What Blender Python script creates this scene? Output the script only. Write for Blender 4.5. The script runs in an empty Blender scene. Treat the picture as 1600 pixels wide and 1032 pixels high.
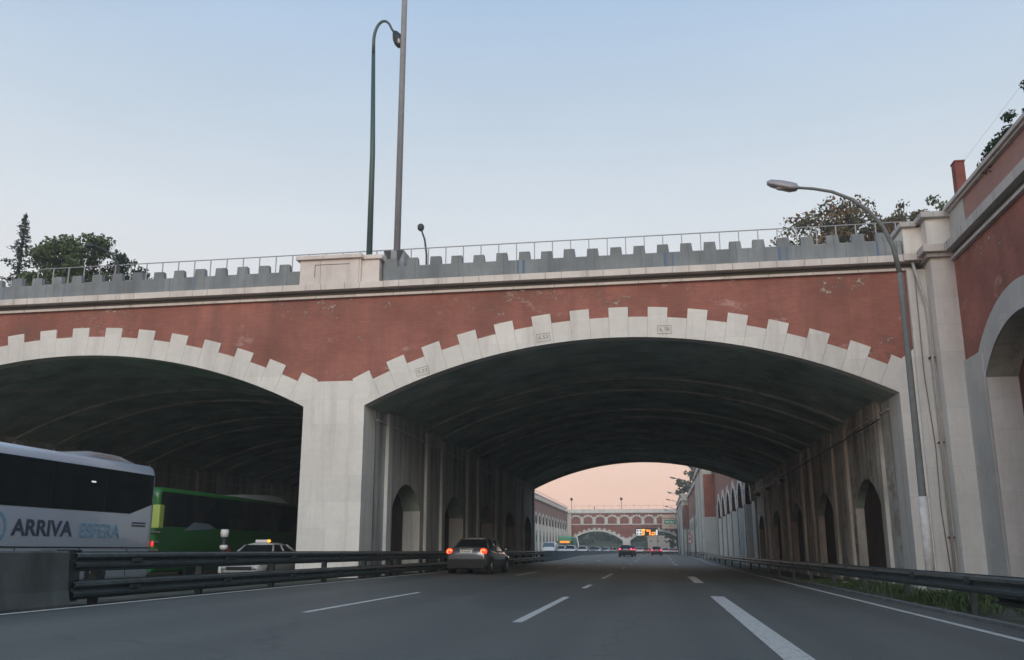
import bpy, bmesh, math, random
from mathutils import Vector, Matrix
R = math.radians
random.seed(7)
sc = bpy.context.scene
C = sc.collection
H = 1.1

# ------------------------------------------------------------------ camera
def make_camera():
    f = 1440.0
    Y = Vector((227.0, -345.0, f)).normalized()          # road direction in camera space (right, up, forward)
    Z = Vector((0.0, 1.0, 0.0)); Z = Z + Vector((0, 0, 1)) * (-(Z.dot(Y)) / Y.z); Z.normalize()
    X = Vector((Y.y*Z.z - Y.z*Z.y, Y.z*Z.x - Y.x*Z.z, Y.x*Z.y - Y.y*Z.x))
    if X.x < 0: X = -X
    right = Vector((X.x, Y.x, Z.x)); up = Vector((X.y, Y.y, Z.y)); fw = Vector((X.z, Y.z, Z.z))
    m = Matrix((( right.x, up.x, -fw.x, 0), (right.y, up.y, -fw.y, 0), (right.z, up.z, -fw.z, H), (0, 0, 0, 1)))
    cd = bpy.data.cameras.new('camera'); cam = bpy.data.objects.new('camera', cd); C.objects.link(cam)
    cd.sensor_width = 36.0; cd.lens = 32.4; cd.clip_start = 0.1; cd.clip_end = 6000
    cam.matrix_world = m
    sc.camera = cam
make_camera()

# ------------------------------------------------------------------ sky, sun, exposure
w = bpy.data.worlds.new('World'); sc.world = w; w.use_nodes = True
nt = w.node_tree; N = nt.nodes; L = nt.links
for n in list(N): N.remove(n)
out = N.new('ShaderNodeOutputWorld'); bg = N.new('ShaderNodeBackground'); L.new(bg.outputs[0], out.inputs[0])
tc = N.new('ShaderNodeTexCoord'); sp = N.new('ShaderNodeSeparateXYZ'); L.new(tc.outputs['Generated'], sp.inputs[0])
asn = N.new('ShaderNodeMath'); asn.operation = 'ARCSINE'; L.new(sp.outputs[2], asn.inputs[0])
dv = N.new('ShaderNodeMath'); dv.operation = 'DIVIDE'; dv.inputs[1].default_value = math.pi/2; L.new(asn.outputs[0], dv.inputs[0])
def s2l(c): return tuple(((v/255)/12.92 if v/255 <= .04045 else ((v/255+.055)/1.055)**2.4) for v in c) + (1,)
rp = N.new('ShaderNodeValToRGB'); L.new(dv.outputs[0], rp.inputs[0])
stops = [(0.0, (262, 212, 188)), (3/90, (269, 225, 202)), (8/90, (272, 236, 216)), (11.5/90, (246, 238, 228)), (15/90, (230, 232, 235)),
         (20/90, (217, 225, 233)), (26/90, (197, 213, 229)), (33/90, (172, 196, 224)), (50/90, (136, 172, 208)), (1.0, (112, 150, 195))]
el = rp.color_ramp.elements
el[0].position = stops[0][0]; el[0].color = s2l(stops[0][1]); el[1].position = 1.0; el[1].color = s2l(stops[-1][1])
for p, c in stops[1:-1]:
    e = el.new(p); e.color = s2l(c)
# faint high cloud veil so that the sky is not a perfect gradient
nz = N.new('ShaderNodeTexNoise'); nz.inputs['Scale'].default_value = 2.2; nz.inputs['Detail'].default_value = 5
mp = N.new('ShaderNodeMapping'); mp.inputs['Scale'].default_value = (1, 1, 3.5); L.new(tc.outputs['Generated'], mp.inputs[0]); L.new(mp.outputs[0], nz.inputs[0])
mr = N.new('ShaderNodeMapRange'); mr.inputs[1].default_value = .3; mr.inputs[2].default_value = .7; mr.inputs[3].default_value = .995; mr.inputs[4].default_value = 1.085; L.new(nz.outputs[0], mr.inputs[0])
# afterglow on the side behind the camera (where the sun has gone down)
neg = N.new('ShaderNodeMapRange'); neg.inputs[1].default_value = -.1; neg.inputs[2].default_value = -1; neg.inputs[3].default_value = 1; neg.inputs[4].default_value = 1.7
L.new(sp.outputs[1], neg.inputs[0])
mu = N.new('ShaderNodeMath'); mu.operation = 'MULTIPLY'; L.new(mr.outputs[0], mu.inputs[0]); L.new(neg.outputs[0], mu.inputs[1])
L.new(rp.outputs[0], bg.inputs[0]); L.new(mu.outputs[0], bg.inputs[1])

sd = bpy.data.lights.new('low_sun', 'SUN'); sd.energy = 1.2; sd.angle = R(35); sd.color = (1.0, .91, .76)
so = bpy.data.objects.new('low_sun', sd); C.objects.link(so)
so.rotation_euler = Vector((-.16, .88, -.44)).to_track_quat('-Z', 'Y').to_euler()
sc.view_settings.view_transform = 'Standard'; sc.view_settings.look = 'None'; sc.view_settings.gamma = 1
sc.view_settings.exposure = 0.0
try:
    sc.cycles.use_denoising = True
    sc.cycles.max_bounces = 10; sc.cycles.diffuse_bounces = 5; sc.cycles.sample_clamp_indirect = 8
    sc.cycles.caustics_reflective = False; sc.cycles.caustics_refractive = False
except Exception: pass

# ------------------------------------------------------------------ materials
MATS = {}
def newmat(name):
    m = bpy.data.materials.new(name); m.use_nodes = True; MATS[name] = m
    return m, m.node_tree, m.node_tree.nodes['Principled BSDF']
def noise(nt, vec, scale, detail=4, rough=.55):
    n = nt.nodes.new('ShaderNodeTexNoise'); n.inputs['Scale'].default_value = scale
    n.inputs['Detail'].default_value = detail; n.inputs['Roughness'].default_value = rough
    nt.links.new(vec, n.inputs['Vector']); return n.outputs[0]
def mapr(nt, v, a, b, c, d):
    n = nt.nodes.new('ShaderNodeMapRange'); n.inputs[1].default_value = a; n.inputs[2].default_value = b
    n.inputs[3].default_value = c; n.inputs[4].default_value = d; nt.links.new(v, n.inputs[0]); return n.outputs[0]
def mix(nt, fac, a, b, mode='MIX'):
    n = nt.nodes.new('ShaderNodeMix'); n.data_type = 'RGBA'; n.blend_type = mode
    if isinstance(fac, (int, float)): n.inputs[0].default_value = fac
    else: nt.links.new(fac, n.inputs[0])
    for i, v in ((6, a), (7, b)):
        if isinstance(v, (tuple, list)): n.inputs[i].default_value = tuple(v)[:3] + (1,)
        else: nt.links.new(v, n.inputs[i])
    return n.outputs[2]
def scaled(nt, vec, s):
    n = nt.nodes.new('ShaderNodeMapping'); n.inputs['Scale'].default_value = s; nt.links.new(vec, n.inputs[0]); return n.outputs[0]
def wallvec(nt):
    g = nt.nodes.new('ShaderNodeNewGeometry'); s = nt.nodes.new('ShaderNodeSeparateXYZ'); nt.links.new(g.outputs['Position'], s.inputs[0])
    a = nt.nodes.new('ShaderNodeMath'); nt.links.new(s.outputs[0], a.inputs[0]); nt.links.new(s.outputs[1], a.inputs[1])
    c = nt.nodes.new('ShaderNodeCombineXYZ'); nt.links.new(a.outputs[0], c.inputs[0]); nt.links.new(s.outputs[2], c.inputs[1])
    return c.outputs[0], g.outputs['Position']
def surf(name, col, var=.18, scale=.8, rough=.85, spec=.25, stain=None, samt=.5, sthr=.5, patch=None, pamt=.6, pthr=.62, pscale=.5,
         blocks=None, brick=None, bump=.15, bscale=18, peel=False):
    m, nt, b = newmat(name)
    wv, pos = wallvec(nt)
    n1 = noise(nt, pos, scale, 6)
    lo = tuple(c*(1-var) for c in col); hi = tuple(min(1, c*(1+var)) for c in col)
    c = mix(nt, mapr(nt, n1, .3, .7, 0, 1), lo, hi)
    n0 = noise(nt, pos, scale*9, 4, .7)
    c = mix(nt, mapr(nt, n0, .3, .75, 0, .35), c, tuple(v*.72 for v in col))
    if brick:
        bt = nt.nodes.new('ShaderNodeTexBrick'); nt.links.new(wv, bt.inputs['Vector'])
        bt.inputs['Scale'].default_value = 1; bt.inputs['Brick Width'].default_value = brick[0]; bt.inputs['Row Height'].default_value = brick[1]
        bt.inputs['Mortar Size'].default_value = brick[2]; bt.inputs['Mortar Smooth'].default_value = .4
        bt.inputs['Color1'].default_value = (1, 1, 1, 1); bt.inputs['Color2'].default_value = (brick[3],)*3 + (1,); bt.inputs['Mortar'].default_value = (brick[4],)*3 + (1,)
        c = mix(nt, 1.0, c, bt.outputs[0], 'MULTIPLY')
    if patch:
        n2 = noise(nt, scaled(nt, pos, (1, 1, 1.8)), pscale, 7, .72)
        c = mix(nt, mapr(nt, n2, pthr, pthr+.06, 0, pamt), c, patch)
    if peel:                                   # flaked render: dark brown blotches with small pale scars inside
        n4 = noise(nt, scaled(nt, pos, (1, 1, 1.7)), .30, 3, .6)
        n5 = noise(nt, scaled(nt, pos, (1, 1, 1.6)), 2.6, 6, .75)
        ma = nt.nodes.new('ShaderNodeMath'); ma.operation = 'MULTIPLY'
        nt.links.new(mapr(nt, n4, .52, .60, 0, 1), ma.inputs[0]); nt.links.new(mapr(nt, n5, .45, .56, 0, .75), ma.inputs[1])
        c = mix(nt, ma.outputs[0], c, (.19, .105, .085))
        mb_ = nt.nodes.new('ShaderNodeMath'); mb_.operation = 'MULTIPLY'
        nt.links.new(mapr(nt, n4, .53, .60, 0, 1), mb_.inputs[0]); nt.links.new(mapr(nt, n5, .58, .62, 0, .85), mb_.inputs[1])
        c = mix(nt, mb_.outputs[0], c, (.60, .50, .44))
    if stain:
        n3 = noise(nt, scaled(nt, pos, (1, 1, .09)), 1.6, 5, .65)
        c = mix(nt, mapr(nt, n3, sthr, sthr+.25, 0, samt), c, stain)
    nt.links.new(c, b.inputs['Base Color'])
    b.inputs['Roughness'].default_value = rough; b.inputs['Specular IOR Level'].default_value = spec
    if bump:
        bp = nt.nodes.new('ShaderNodeBump'); bp.inputs['Strength'].default_value = bump; bp.inputs['Distance'].default_value = .02
        nt.links.new(noise(nt, pos, bscale, 5), bp.inputs['Height']); nt.links.new(bp.outputs[0], b.inputs['Normal'])
    return m
def plain(name, col, rough=.5, metal=0, spec=.5, emit=None, es=0, coat=0, var=0, vs=6):
    m, nt, b = newmat(name)
    b.inputs['Base Color'].default_value = tuple(col) + (1,)
    if var:
        g = nt.nodes.new('ShaderNodeNewGeometry')
        c = mix(nt, mapr(nt, noise(nt, g.outputs['Position'], vs, 5, .65), .3, .7, 0, 1), tuple(v*(1-var) for v in col), tuple(v*(1+var*.6) for v in col))
        nt.links.new(c, b.inputs['Base Color'])
    b.inputs['Roughness'].default_value = rough; b.inputs['Metallic'].default_value = metal; b.inputs['Specular IOR Level'].default_value = spec
    b.inputs['Coat Weight'].default_value = coat; b.inputs['Coat Roughness'].default_value = .05
    if emit: b.inputs['Emission Color'].default_value = tuple(emit) + (1,); b.inputs['Emission Strength'].default_value = es
    return m
surf('stone', (.77, .745, .69), var=.06, scale=.5, stain=(.38, .35, .32), samt=.42, sthr=.50, brick=(1.5, .95, .010, .90, .86), bump=.06)
surf('stone_grey', (.50, .50, .47), var=.08, scale=.7, stain=(.22, .22, .21), samt=.35, sthr=.52, patch=(.58, .56, .54), pamt=.6, pthr=.55, pscale=.35, bump=.08)
surf('brick_red', (.365, .15, .115), var=.30, scale=.45, stain=(.19, .095, .075), samt=.6, sthr=.45, patch=(.52, .34, .29), pamt=.6, pthr=.60, pscale=.55,
     brick=(.26, .075, .008, .86, .78), bump=.25, peel=True)
surf('brick_pink', (.40, .235, .20), var=.12, scale=.4, stain=(.22, .13, .12), samt=.35, brick=(.26, .075, .008, .86, .8), bump=.1)
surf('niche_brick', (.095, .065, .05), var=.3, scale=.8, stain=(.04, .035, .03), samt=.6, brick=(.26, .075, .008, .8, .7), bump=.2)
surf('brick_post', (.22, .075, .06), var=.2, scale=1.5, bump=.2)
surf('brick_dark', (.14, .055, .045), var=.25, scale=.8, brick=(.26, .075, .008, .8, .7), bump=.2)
surf('cornice', (.70, .65, .60), var=.1, scale=.9, stain=(.22, .20, .18), samt=.45, sthr=.5, brick=(1.55, 9.0, .014, .93, .45), bump=.08)
surf('cornice_grey', (.54, .53, .50), var=.1, scale=.9, stain=(.18, .17, .16), samt=.5, sthr=.5, brick=(1.55, 9.0, .014, .93, .5), bump=.08)
surf('shade_and_joint', (.16, .15, .13), var=.2)  # dark tone: painted shade under cornices, also panel joints and grooves
surf('parapet', (.25, .275, .28), var=.2, scale=1.3, stain=(.11, .13, .15), samt=.65, sthr=.45, brick=(1.72, 3.1, .010, .80, .45), bump=.12)
surf('vault', (.36, .44, .375), var=.5, scale=.5, stain=(.17, .20, .17), samt=.6, patch=(.48, .50, .47), pamt=.7, pthr=.54, pscale=.4, bump=.5, bscale=5)
surf('rib', (.42, .45, .40), var=.25, scale=.6, stain=(.08, .07, .05), samt=.6, bump=.1)
surf('tunnel_wall_grey', (.52, .54, .52), var=.2, scale=.6, stain=(.13, .14, .13), samt=.75, sthr=.45, bump=.15)
surf('tunnel_wall', (.60, .59, .54), var=.22, scale=.6, stain=(.13, .115, .085), samt=.8, sthr=.44, patch=(.26, .19, .12), pamt=.55, pthr=.53, pscale=.5, bump=.15)
surf('tunnel_pilaster_grey', (.64, .65, .64), var=.12, scale=.8, stain=(.2, .2, .19), samt=.7, sthr=.47, bump=.1)
surf('tunnel_pilaster', (.70, .67, .61), var=.16, scale=.8, stain=(.15, .12, .08), samt=.75, sthr=.45, bump=.1)
surf('concrete', (.17, .175, .17), var=.22, scale=1.4, stain=(.07, .07, .07), samt=.6, sthr=.45, bump=.2)
surf('concrete_dirty', (.10, .112, .105), var=.3, scale=1.6, stain=(.05, .055, .05), samt=.6, sthr=.45, bump=.4)
surf('concrete_blue', (.13, .155, .17), var=.15, scale=.5, bump=.1)
surf('soil', (.10, .095, .075), var=.3, scale=1.2, bump=.6, patch=(.05, .075, .03), pamt=.8, pthr=.5, pscale=.9)
surf('hill_grass', (.085, .10, .065), var=.35, scale=.06, patch=(.13, .12, .10), pamt=.7, pthr=.55, pscale=.05, bump=.4)
surf('pale_building', (.42, .38, .35), var=.1, scale=.3, bump=0)
plain('blue_paint', (.10, .155, .24), .8)
plain('blue_stain', (.15, .19, .24), .9)
plain('lamp_metal', (.185, .195, .19), .75, 0, .2, var=.15)
plain('green_metal', (.055, .095, .088), .45, .2, var=.1)
plain('mast_metal', (.27, .29, .31), .7, 0, .25, var=.2, vs=3)
plain('lamp_glass', (.45, .45, .45), .25)
plain('dark_metal', (.025, .03, .032), .5, .2)
plain('galv', (.10, .125, .125), .45, .5, var=.4, vs=4)
plain('galv_dark', (.06, .075, .073), .55, .4, var=.4, vs=5)
plain('rail_paint', (.33, .34, .35), .6)
plain('pipe', (.50, .48, .45), .6, var=.15)
plain('pipe_base', (.62, .60, .57), .6, var=.2)
plain('cable', (.25, .23, .2), .8)
plain('black', (.012, .012, .013), .6)
plain('rubber', (.018, .018, .018), .85)
plain('glass', (.012, .015, .016), .06, 0, .6)
plain('glass_sky', (.10, .13, .17), .08, 0, .9)
plain('chrome', (.6, .6, .6), .2, 1)
plain('silver_paint', (.15, .16, .17), .25, .55, coat=.8)
plain('black_paint', (.018, .02, .022), .25, .2, coat=.6)
plain('red_paint', (.22, .02, .022), .3, .1, coat=.6)
plain('white_paint', (.66, .67, .68), .35, 0, coat=.4)
plain('grey_paint', (.25, .26, .28), .3, .3, coat=.5)
plain('bus_white', (.50, .56, .64), .28, 0, coat=.4, var=.05, vs=1)
plain('bus_green', (.02, .125, .024), .4, 0, coat=.3, var=.12, vs=1)
plain('bus_green_pale', (.10, .36, .21), .4)
plain('plate', (.75, .75, .72), .5)
plain('plate_ink', (.10, .10, .11), .6)
plain('faded_ink', (.30, .29, .27), .8)
plain('tail', (.35, .01, .006), .3, emit=(1, .03, .012), es=3.2)
plain('tail_core', (.9, .3, .1), .3, emit=(1, .32, .10), es=2.6)
plain('tail_off', (.35, .015, .015), .3, emit=(1, .05, .05), es=.9)
plain('tail_pink', (.5, .02, .1), .3, emit=(1, .08, .16), es=2.2)
plain('indicator', (.8, .35, .03), .3, emit=(1, .38, .03), es=2.0)
plain('led_orange', (.8, .3, .05), .3, emit=(1, .22, .02), es=1.5)
plain('led_amber', (.8, .5, .05), .3, emit=(1, .45, .02), es=1.5)
plain('led_white', (.9, .9, .9), .3, emit=(1, .93, .93), es=.55)
surf('opening_shade', (.17, .15, .13), var=.15, bump=0)  # flat dark brown standing for shade inside niches and openings
plain('headlight', (.7, .72, .75), .15, .2, emit=(1, .97, .9), es=.25)
plain('navy', (.045, .055, .085), .5)
plain('sky_blue', (.17, .32, .44), .5)
plain('yellow_green', (.36, .44, .10), .5)
plain('sign_green', (.02, .26, .14), .5)
plain('sign_cream', (.62, .47, .36), .6)
plain('sign_red', (.55, .05, .04), .5)
plain('sign_white', (.78, .76, .74), .5)
plain('bark', (.07, .055, .045), .9, var=.3)
plain('skin', (.35, .2, .15), .6)
plain('cloth_dark', (.03, .035, .045), .9)
plain('litter', (.5, .5, .48), .8)

def mat_asphalt():
    m, nt, b = newmat('asphalt')
    g = nt.nodes.new('ShaderNodeNewGeometry'); pos = g.outputs['Position']
    c = mix(nt, mapr(nt, noise(nt, scaled(nt, pos, (1.0, .05, 1)), 1.1, 5, .6), .32, .68, 0, 1), (.074, .078, .064), (.114, .119, .100))
    c = mix(nt, mapr(nt, noise(nt, pos, .35, 4), .35, .7, 0, .6), c, (.092, .094, .080))
    c = mix(nt, mapr(nt, noise(nt, pos, 55, 3, .8), .35, .75, 0, .5), c, (.115, .115, .112))
    c = mix(nt, mapr(nt, noise(nt, pos, 11, 5, .85), .42, .70, 0, .45), c, (.135, .138, .125))
    c = mix(nt, mapr(nt, noise(nt, pos, 15, 5, .85), .50, .72, 0, .5), c, (.040, .042, .038))
    c = mix(nt, mapr(nt, noise(nt, pos, 120, 2, .8), .45, .75, 0, .6), c, (.02, .021, .022))
    # wheel tracks polished darker in each lane, and a few resurfaced patches
    sx = nt.nodes.new('ShaderNodeSeparateXYZ'); nt.links.new(pos, sx.inputs[0])
    m1 = nt.nodes.new('ShaderNodeMath'); m1.operation = 'MULTIPLY_ADD'; m1.inputs[1].default_value = 2*math.pi/1.8; m1.inputs[2].default_value = -1.47*2*math.pi/1.8; nt.links.new(sx.outputs[0], m1.inputs[0])
    m2 = nt.nodes.new('ShaderNodeMath'); m2.operation = 'COSINE'; nt.links.new(m1.outputs[0], m2.inputs[0])
    c = mix(nt, mapr(nt, m2.outputs[0], .2, -1, 0, .28), c, (.050, .052, .048))
    pv = nt.nodes.new('ShaderNodeTexVoronoi'); pv.distance = 'CHEBYCHEV'; pv.inputs['Scale'].default_value = .22; nt.links.new(scaled(nt, pos, (1, .35, 1)), pv.inputs['Vector'])
    sc_ = nt.nodes.new('ShaderNodeSeparateColor'); nt.links.new(pv.outputs['Color'], sc_.inputs[0])
    c = mix(nt, mapr(nt, sc_.outputs[0], .62, .66, 0, .35), c, (.050, .053, .050))
    c = mix(nt, mapr(nt, noise(nt, pos, 1.9, 6, .75), .60, .70, 0, .45), c, (.040, .042, .040))
    # dark sealed cracks
    v = nt.nodes.new('ShaderNodeTexVoronoi'); v.feature = 'DISTANCE_TO_EDGE'; v.inputs['Scale'].default_value = .16
    dn = nt.nodes.new('ShaderNodeTexNoise'); dn.inputs['Scale'].default_value = 1.2; dn.inputs['Detail'].default_value = 5; nt.links.new(pos, dn.inputs['Vector'])
    ad = nt.nodes.new('ShaderNodeVectorMath'); nt.links.new(pos, ad.inputs[0]); nt.links.new(dn.outputs[1], ad.inputs[1]); nt.links.new(ad.outputs[0], v.inputs['Vector'])
    c = mix(nt, mapr(nt, v.outputs[0], .0, .008, .35, 0), c, (.018, .019, .02))
    nt.links.new(c, b.inputs['Base Color']); b.inputs['Roughness'].default_value = .62; b.inputs['Specular IOR Level'].default_value = .45
    bp = nt.nodes.new('ShaderNodeBump'); bp.inputs['Strength'].default_value = .35; bp.inputs['Distance'].default_value = .01
    nt.links.new(noise(nt, pos, 70, 3, .8), bp.inputs['Height']); nt.links.new(bp.outputs[0], b.inputs['Normal'])
mat_asphalt()
def mat_paint():
    m, nt, b = newmat('road_paint')
    g = nt.nodes.new('ShaderNodeNewGeometry'); pos = g.outputs['Position']
    c = mix(nt, mapr(nt, noise(nt, scaled(nt, pos, (2.5, .8, 1)), 6, 6, .75), .5, .68, 0, .75), (.50, .485, .45), (.17, .17, .16))
    nt.links.new(c, b.inputs['Base Color']); b.inputs['Roughness'].default_value = .7
mat_paint()
def mat_leaf(name, a, bcol, sc1=.9, c3=None):
    m, nt, b = newmat(name)
    g = nt.nodes.new('ShaderNodeNewGeometry'); pos = g.outputs['Position']
    c = mix(nt, mapr(nt, noise(nt, pos, sc1, 5, .7), .35, .65, 0, 1), a, bcol)
    if c3: c = mix(nt, mapr(nt, noise(nt, scaled(nt, pos, (1.1, 1, 1)), sc1*.55, 3), .5, .6, 0, .85), c, c3)
    nt.links.new(c, b.inputs['Base Color']); b.inputs['Roughness'].default_value = .7; b.inputs['Specular IOR Level'].default_value = .2
mat_leaf('leaf_dark', (.022, .040, .026), (.045, .07, .035))
mat_leaf('leaf_conifer', (.018, .032, .030), (.035, .055, .045))
mat_leaf('leaf_green', (.05, .085, .035), (.11, .15, .065))
mat_leaf('leaf_autumn', (.075, .078, .045), (.14, .135, .08), 1.3, (.21, .115, .06))
mat_leaf('leaf_weed', (.045, .075, .03), (.11, .15, .06), 3)
mat_leaf('leaf_far', (.055, .075, .05), (.10, .115, .075), .3)

# ------------------------------------------------------------------ mesh helpers
class MB:
    def __init__(s, auto=False): s.v = []; s.f = []; s.m = []; s.s = []; s.mats = []; s.p = []; s.pid = 0; s.auto = auto
    def step(s): s.pid += 1
    def mi(s, mat):
        if mat not in s.mats: s.mats.append(mat)
        return s.mats.index(mat)
    def add(s, vs, fs, mat, smooth=False):
        o = len(s.v); s.v += [tuple(v) for v in vs]; k = s.mi(mat)
        for f in fs: s.f.append([i+o for i in f]); s.m.append(k); s.s.append(smooth); s.p.append(s.pid)
        if s.auto: s.pid += 1
    def box(s, x0, x1, y0, y1, z0, z1, mat):
        v = [(x0,y0,z0),(x1,y0,z0),(x1,y1,z0),(x0,y1,z0),(x0,y0,z1),(x1,y0,z1),(x1,y1,z1),(x0,y1,z1)]
        s.add(v, [(0,3,2,1),(4,5,6,7),(0,1,5,4),(1,2,6,5),(2,3,7,6),(3,0,4,7)], mat)
    def quad(s, a, b, c, d, mat): s.add([a,b,c,d], [(0,1,2,3)], mat)
    def prism(s, poly, vec, mat):            # poly: list of 3D points, extruded along vec
        n = len(poly); v = [Vector(p) for p in poly]; v2 = [p + Vector(vec) for p in v]
        s.add(v + v2, [tuple(range(n))[::-1], tuple(range(n, 2*n))] + [(i, (i+1) % n, n+(i+1) % n, n+i) for i in range(n)], mat)
    def tube(s, pts, rads, mat, n=8, cap=True):
        pts = [Vector(p) for p in pts]
        if isinstance(rads, (int, float)): rads = [rads]*len(pts)
        rings = []; 
        for i, p in enumerate(pts):
            t = (pts[min(i+1, len(pts)-1)] - pts[max(i-1, 0)]).normalized()
            a = Vector((0, 1, 0)) if abs(t.y) < .9 else Vector((1, 0, 0))
            u = t.cross(a).normalized(); w_ = t.cross(u)
            rings.append([p + (u*math.cos(2*math.pi*k/n) + w_*math.sin(2*math.pi*k/n))*rads[i] for k in range(n)])
        v = [q for r_ in rings for q in r_]; f = []
        for i in range(len(pts)-1):
            for k in range(n): f.append((i*n+k, i*n+(k+1) % n, (i+1)*n+(k+1) % n, (i+1)*n+k))
        o = len(s.v); s.add(v, f, mat, True)
        if cap:
            for q in (range(n), range((len(pts)-1)*n, len(pts)*n)): s.f.append([i+o for i in q]); s.m.append(s.mi(mat)); s.s.append(False); s.p.append(s.p[-1])
    def loft(s, rings, mat, cap=True, smooth=True, closed=True):
        n = len(rings[0]); v = [q for r_ in rings for q in r_]; f = []
        for i in range(len(rings)-1):
            for k in range(n if closed else n-1): f.append((i*n+k, i*n+(k+1) % n, (i+1)*n+(k+1) % n, (i+1)*n+k))
        o = len(s.v); s.add(v, f, mat, smooth)
        if cap:
            for q in (range(n), range((len(rings)-1)*n, len(rings)*n)): s.f.append([i+o for i in q]); s.m.append(s.mi(mat)); s.s.append(False); s.p.append(s.p[-1])
    def ell(s, c, r, mat, nu=12, nv=8):
        rings = []
        for j in range(nv+1):
            a = -math.pi/2 + math.pi*j/nv
            rings.append([(c[0]+r[0]*math.cos(a)*math.cos(2*math.pi*k/nu), c[1]+r[1]*math.cos(a)*math.sin(2*math.pi*k/nu), c[2]+r[2]*math.sin(a)) for k in range(nu)])
        s.loft(rings, mat, cap=False)
    def build(s, name, parent=None, world=False, bevel=0, autosmooth=True, split=False):
        if split:
            res = []
            for pid in sorted(set(s.p)):
                m2 = MB(); idx = {}
                for f, mi_, sm, p in zip(s.f, s.m, s.s, s.p):
                    if p != pid: continue
                    for i in f:
                        if i not in idx: idx[i] = len(m2.v); m2.v.append(s.v[i])
                    m2.f.append([idx[i] for i in f]); m2.m.append(m2.mi(s.mats[mi_])); m2.s.append(sm); m2.p.append(0)
                res.append(m2.build(name, parent, world, bevel))
            return res
        me = bpy.data.meshes.new(name)
        off = Vector((0, 0, 0))
        if world and parent is not None:
            q = parent
            while q: off += q.location; q = q.parent
        me.from_pydata([tuple(Vector(v) - off) for v in s.v], [], s.f)
        for m in s.mats: me.materials.append(MATS[m])
        me.polygons.foreach_set('material_index', s.m); me.polygons.foreach_set('use_smooth', s.s)
        bm = bmesh.new(); bm.from_mesh(me); bmesh.ops.recalc_face_normals(bm, faces=bm.faces); bm.to_mesh(me); bm.free()
        me.update()
        o = bpy.data.objects.new(name, me); C.objects.link(o)
        if parent is not None: o.parent = parent
        if bevel:
            b = o.modifiers.new('bevel', 'BEVEL'); b.width = bevel; b.segments = 2; b.limit_method = 'ANGLE'
        return o
def tag(o, label=None, cat=None, group=None, kind=None):
    if label: o['label'] = label
    if cat: o['category'] = cat
    if group: o['group'] = group
    if kind: o['kind'] = kind
    return o
def thing(name, label, cat, loc=(0, 0, 0), rz=0, group=None):
    o = bpy.data.objects.new(name, None); C.objects.link(o); o.location = loc; o.rotation_euler = (0, 0, rz); o.empty_display_size = .3
    return tag(o, label, cat, group)
def struct(o): o['kind'] = 'structure'; return o
def dup(root, loc, rz=None, label=None, scale=None):
    r_ = root.copy(); C.objects.link(r_); r_.location = loc
    if rz is not None: r_.rotation_euler = (0, 0, rz)
    if label: r_['label'] = label
    if scale: r_.scale = scale
    def rec(a, b):
        for ch in list(a.children):
            c = ch.copy(); C.objects.link(c); c.parent = b; rec(ch, c)
    kids = [(root, r_)]
    rec(root, r_)
    return r_
def text(body, size, mat, mw, parent, name='lettering', extrude=.004, bold=0.0, width=None, align='CENTER'):
    cu = bpy.data.curves.new('t', 'FONT'); cu.body = body; cu.size = size; cu.extrude = extrude; cu.offset = bold; cu.align_x = align; cu.align_y = 'CENTER'
    t = bpy.data.objects.new('t', cu); C.objects.link(t)
    bpy.context.view_layer.update()
    me = bpy.data.meshes.new_from_object(t.evaluated_get(bpy.context.evaluated_depsgraph_get()))
    bpy.data.objects.remove(t); bpy.data.curves.remove(cu)
    if width:
        xs = [v.co.x for v in me.vertices]; k = width/max(1e-6, max(xs)-min(xs))
        for v in me.vertices: v.co.x *= k
    me.transform(mw)
    me.materials.clear(); me.materials.append(MATS[mat])
    o = bpy.data.objects.new(name, me); C.objects.link(o); 
    if parent is not None:
        o.parent = parent
    return o
FACE_US = Matrix(((1, 0, 0, 0), (0, 0, -1, 0), (0, 1, 0, 0), (0, 0, 0, 1)))      # text plane facing -Y
FACE_X = Matrix(((0, 0, 1, 0), (1, 0, 0, 0), (0, 1, 0, 0), (0, 0, 0, 1)))        # text plane facing +X, reading along +Y

# ------------------------------------------------------------------ ground and road
def rise(y):
    t = max(0, min(1, (y-86)/40)); return .30*t*t*(3-2*t)
def gz(x, y):
    xx = max(-9.6, min(9.5, x)); z = -.02*xx
    if x < -9.6: z = .192 - .15*min(1, (-9.6-x)/.8)
    return z + rise(y)
def sheet(name, xs, ys, dz, mat):
    mb = MB(); v = [(x, y, gz(x, y)+dz) for y in ys for x in xs]; n = len(xs)
    mb.add(v, [(j*n+i, j*n+i+1, (j+1)*n+i+1, (j+1)*n+i) for j in range(len(ys)-1) for i in range(n-1)], mat)
    return mb.build(name)
YS = [-60, 0, 40, 80] + list(range(86, 128, 3)) + [140, 180, 230, 275, 320]
YSF = YS[:-1] + [320, 430]
o = struct(sheet('ground', [-420, -200, -34, -9.6, 9.5, 40, 200, 420], YSF, -.03, 'soil'))
struct(sheet('road', [-9.62, -5, 0, 5.55], YS, .004, 'asphalt'))
struct(sheet('opposite_road', [-29.5, -20, -10.45], YS, .004, 'asphalt'))
def strip(mb, x0, x1, y0, y1, dz=.009, mat='road_paint'):
    ys = [y0]; 
    for y in YS:
        if y0 < y < y1: ys.append(y)
    ys.append(y1)
    for a, b in zip(ys[:-1], ys[1:]):
        mb.quad((x0, a, gz(x0, a)+dz), (x1, a, gz(x1, a)+dz), (x1, b, gz(x1, b)+dz), (x0, b, gz(x0, b)+dz), mat)
mb = MB(); strip(mb, 4.80, 4.95, -20, 300); strip(mb, -9.56, -9.41, -20, 300)
struct(mb.build('edge_lines'))
mb = MB()
strip(mb, -5.80, -5.67, 15.0, 22.6)
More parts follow.
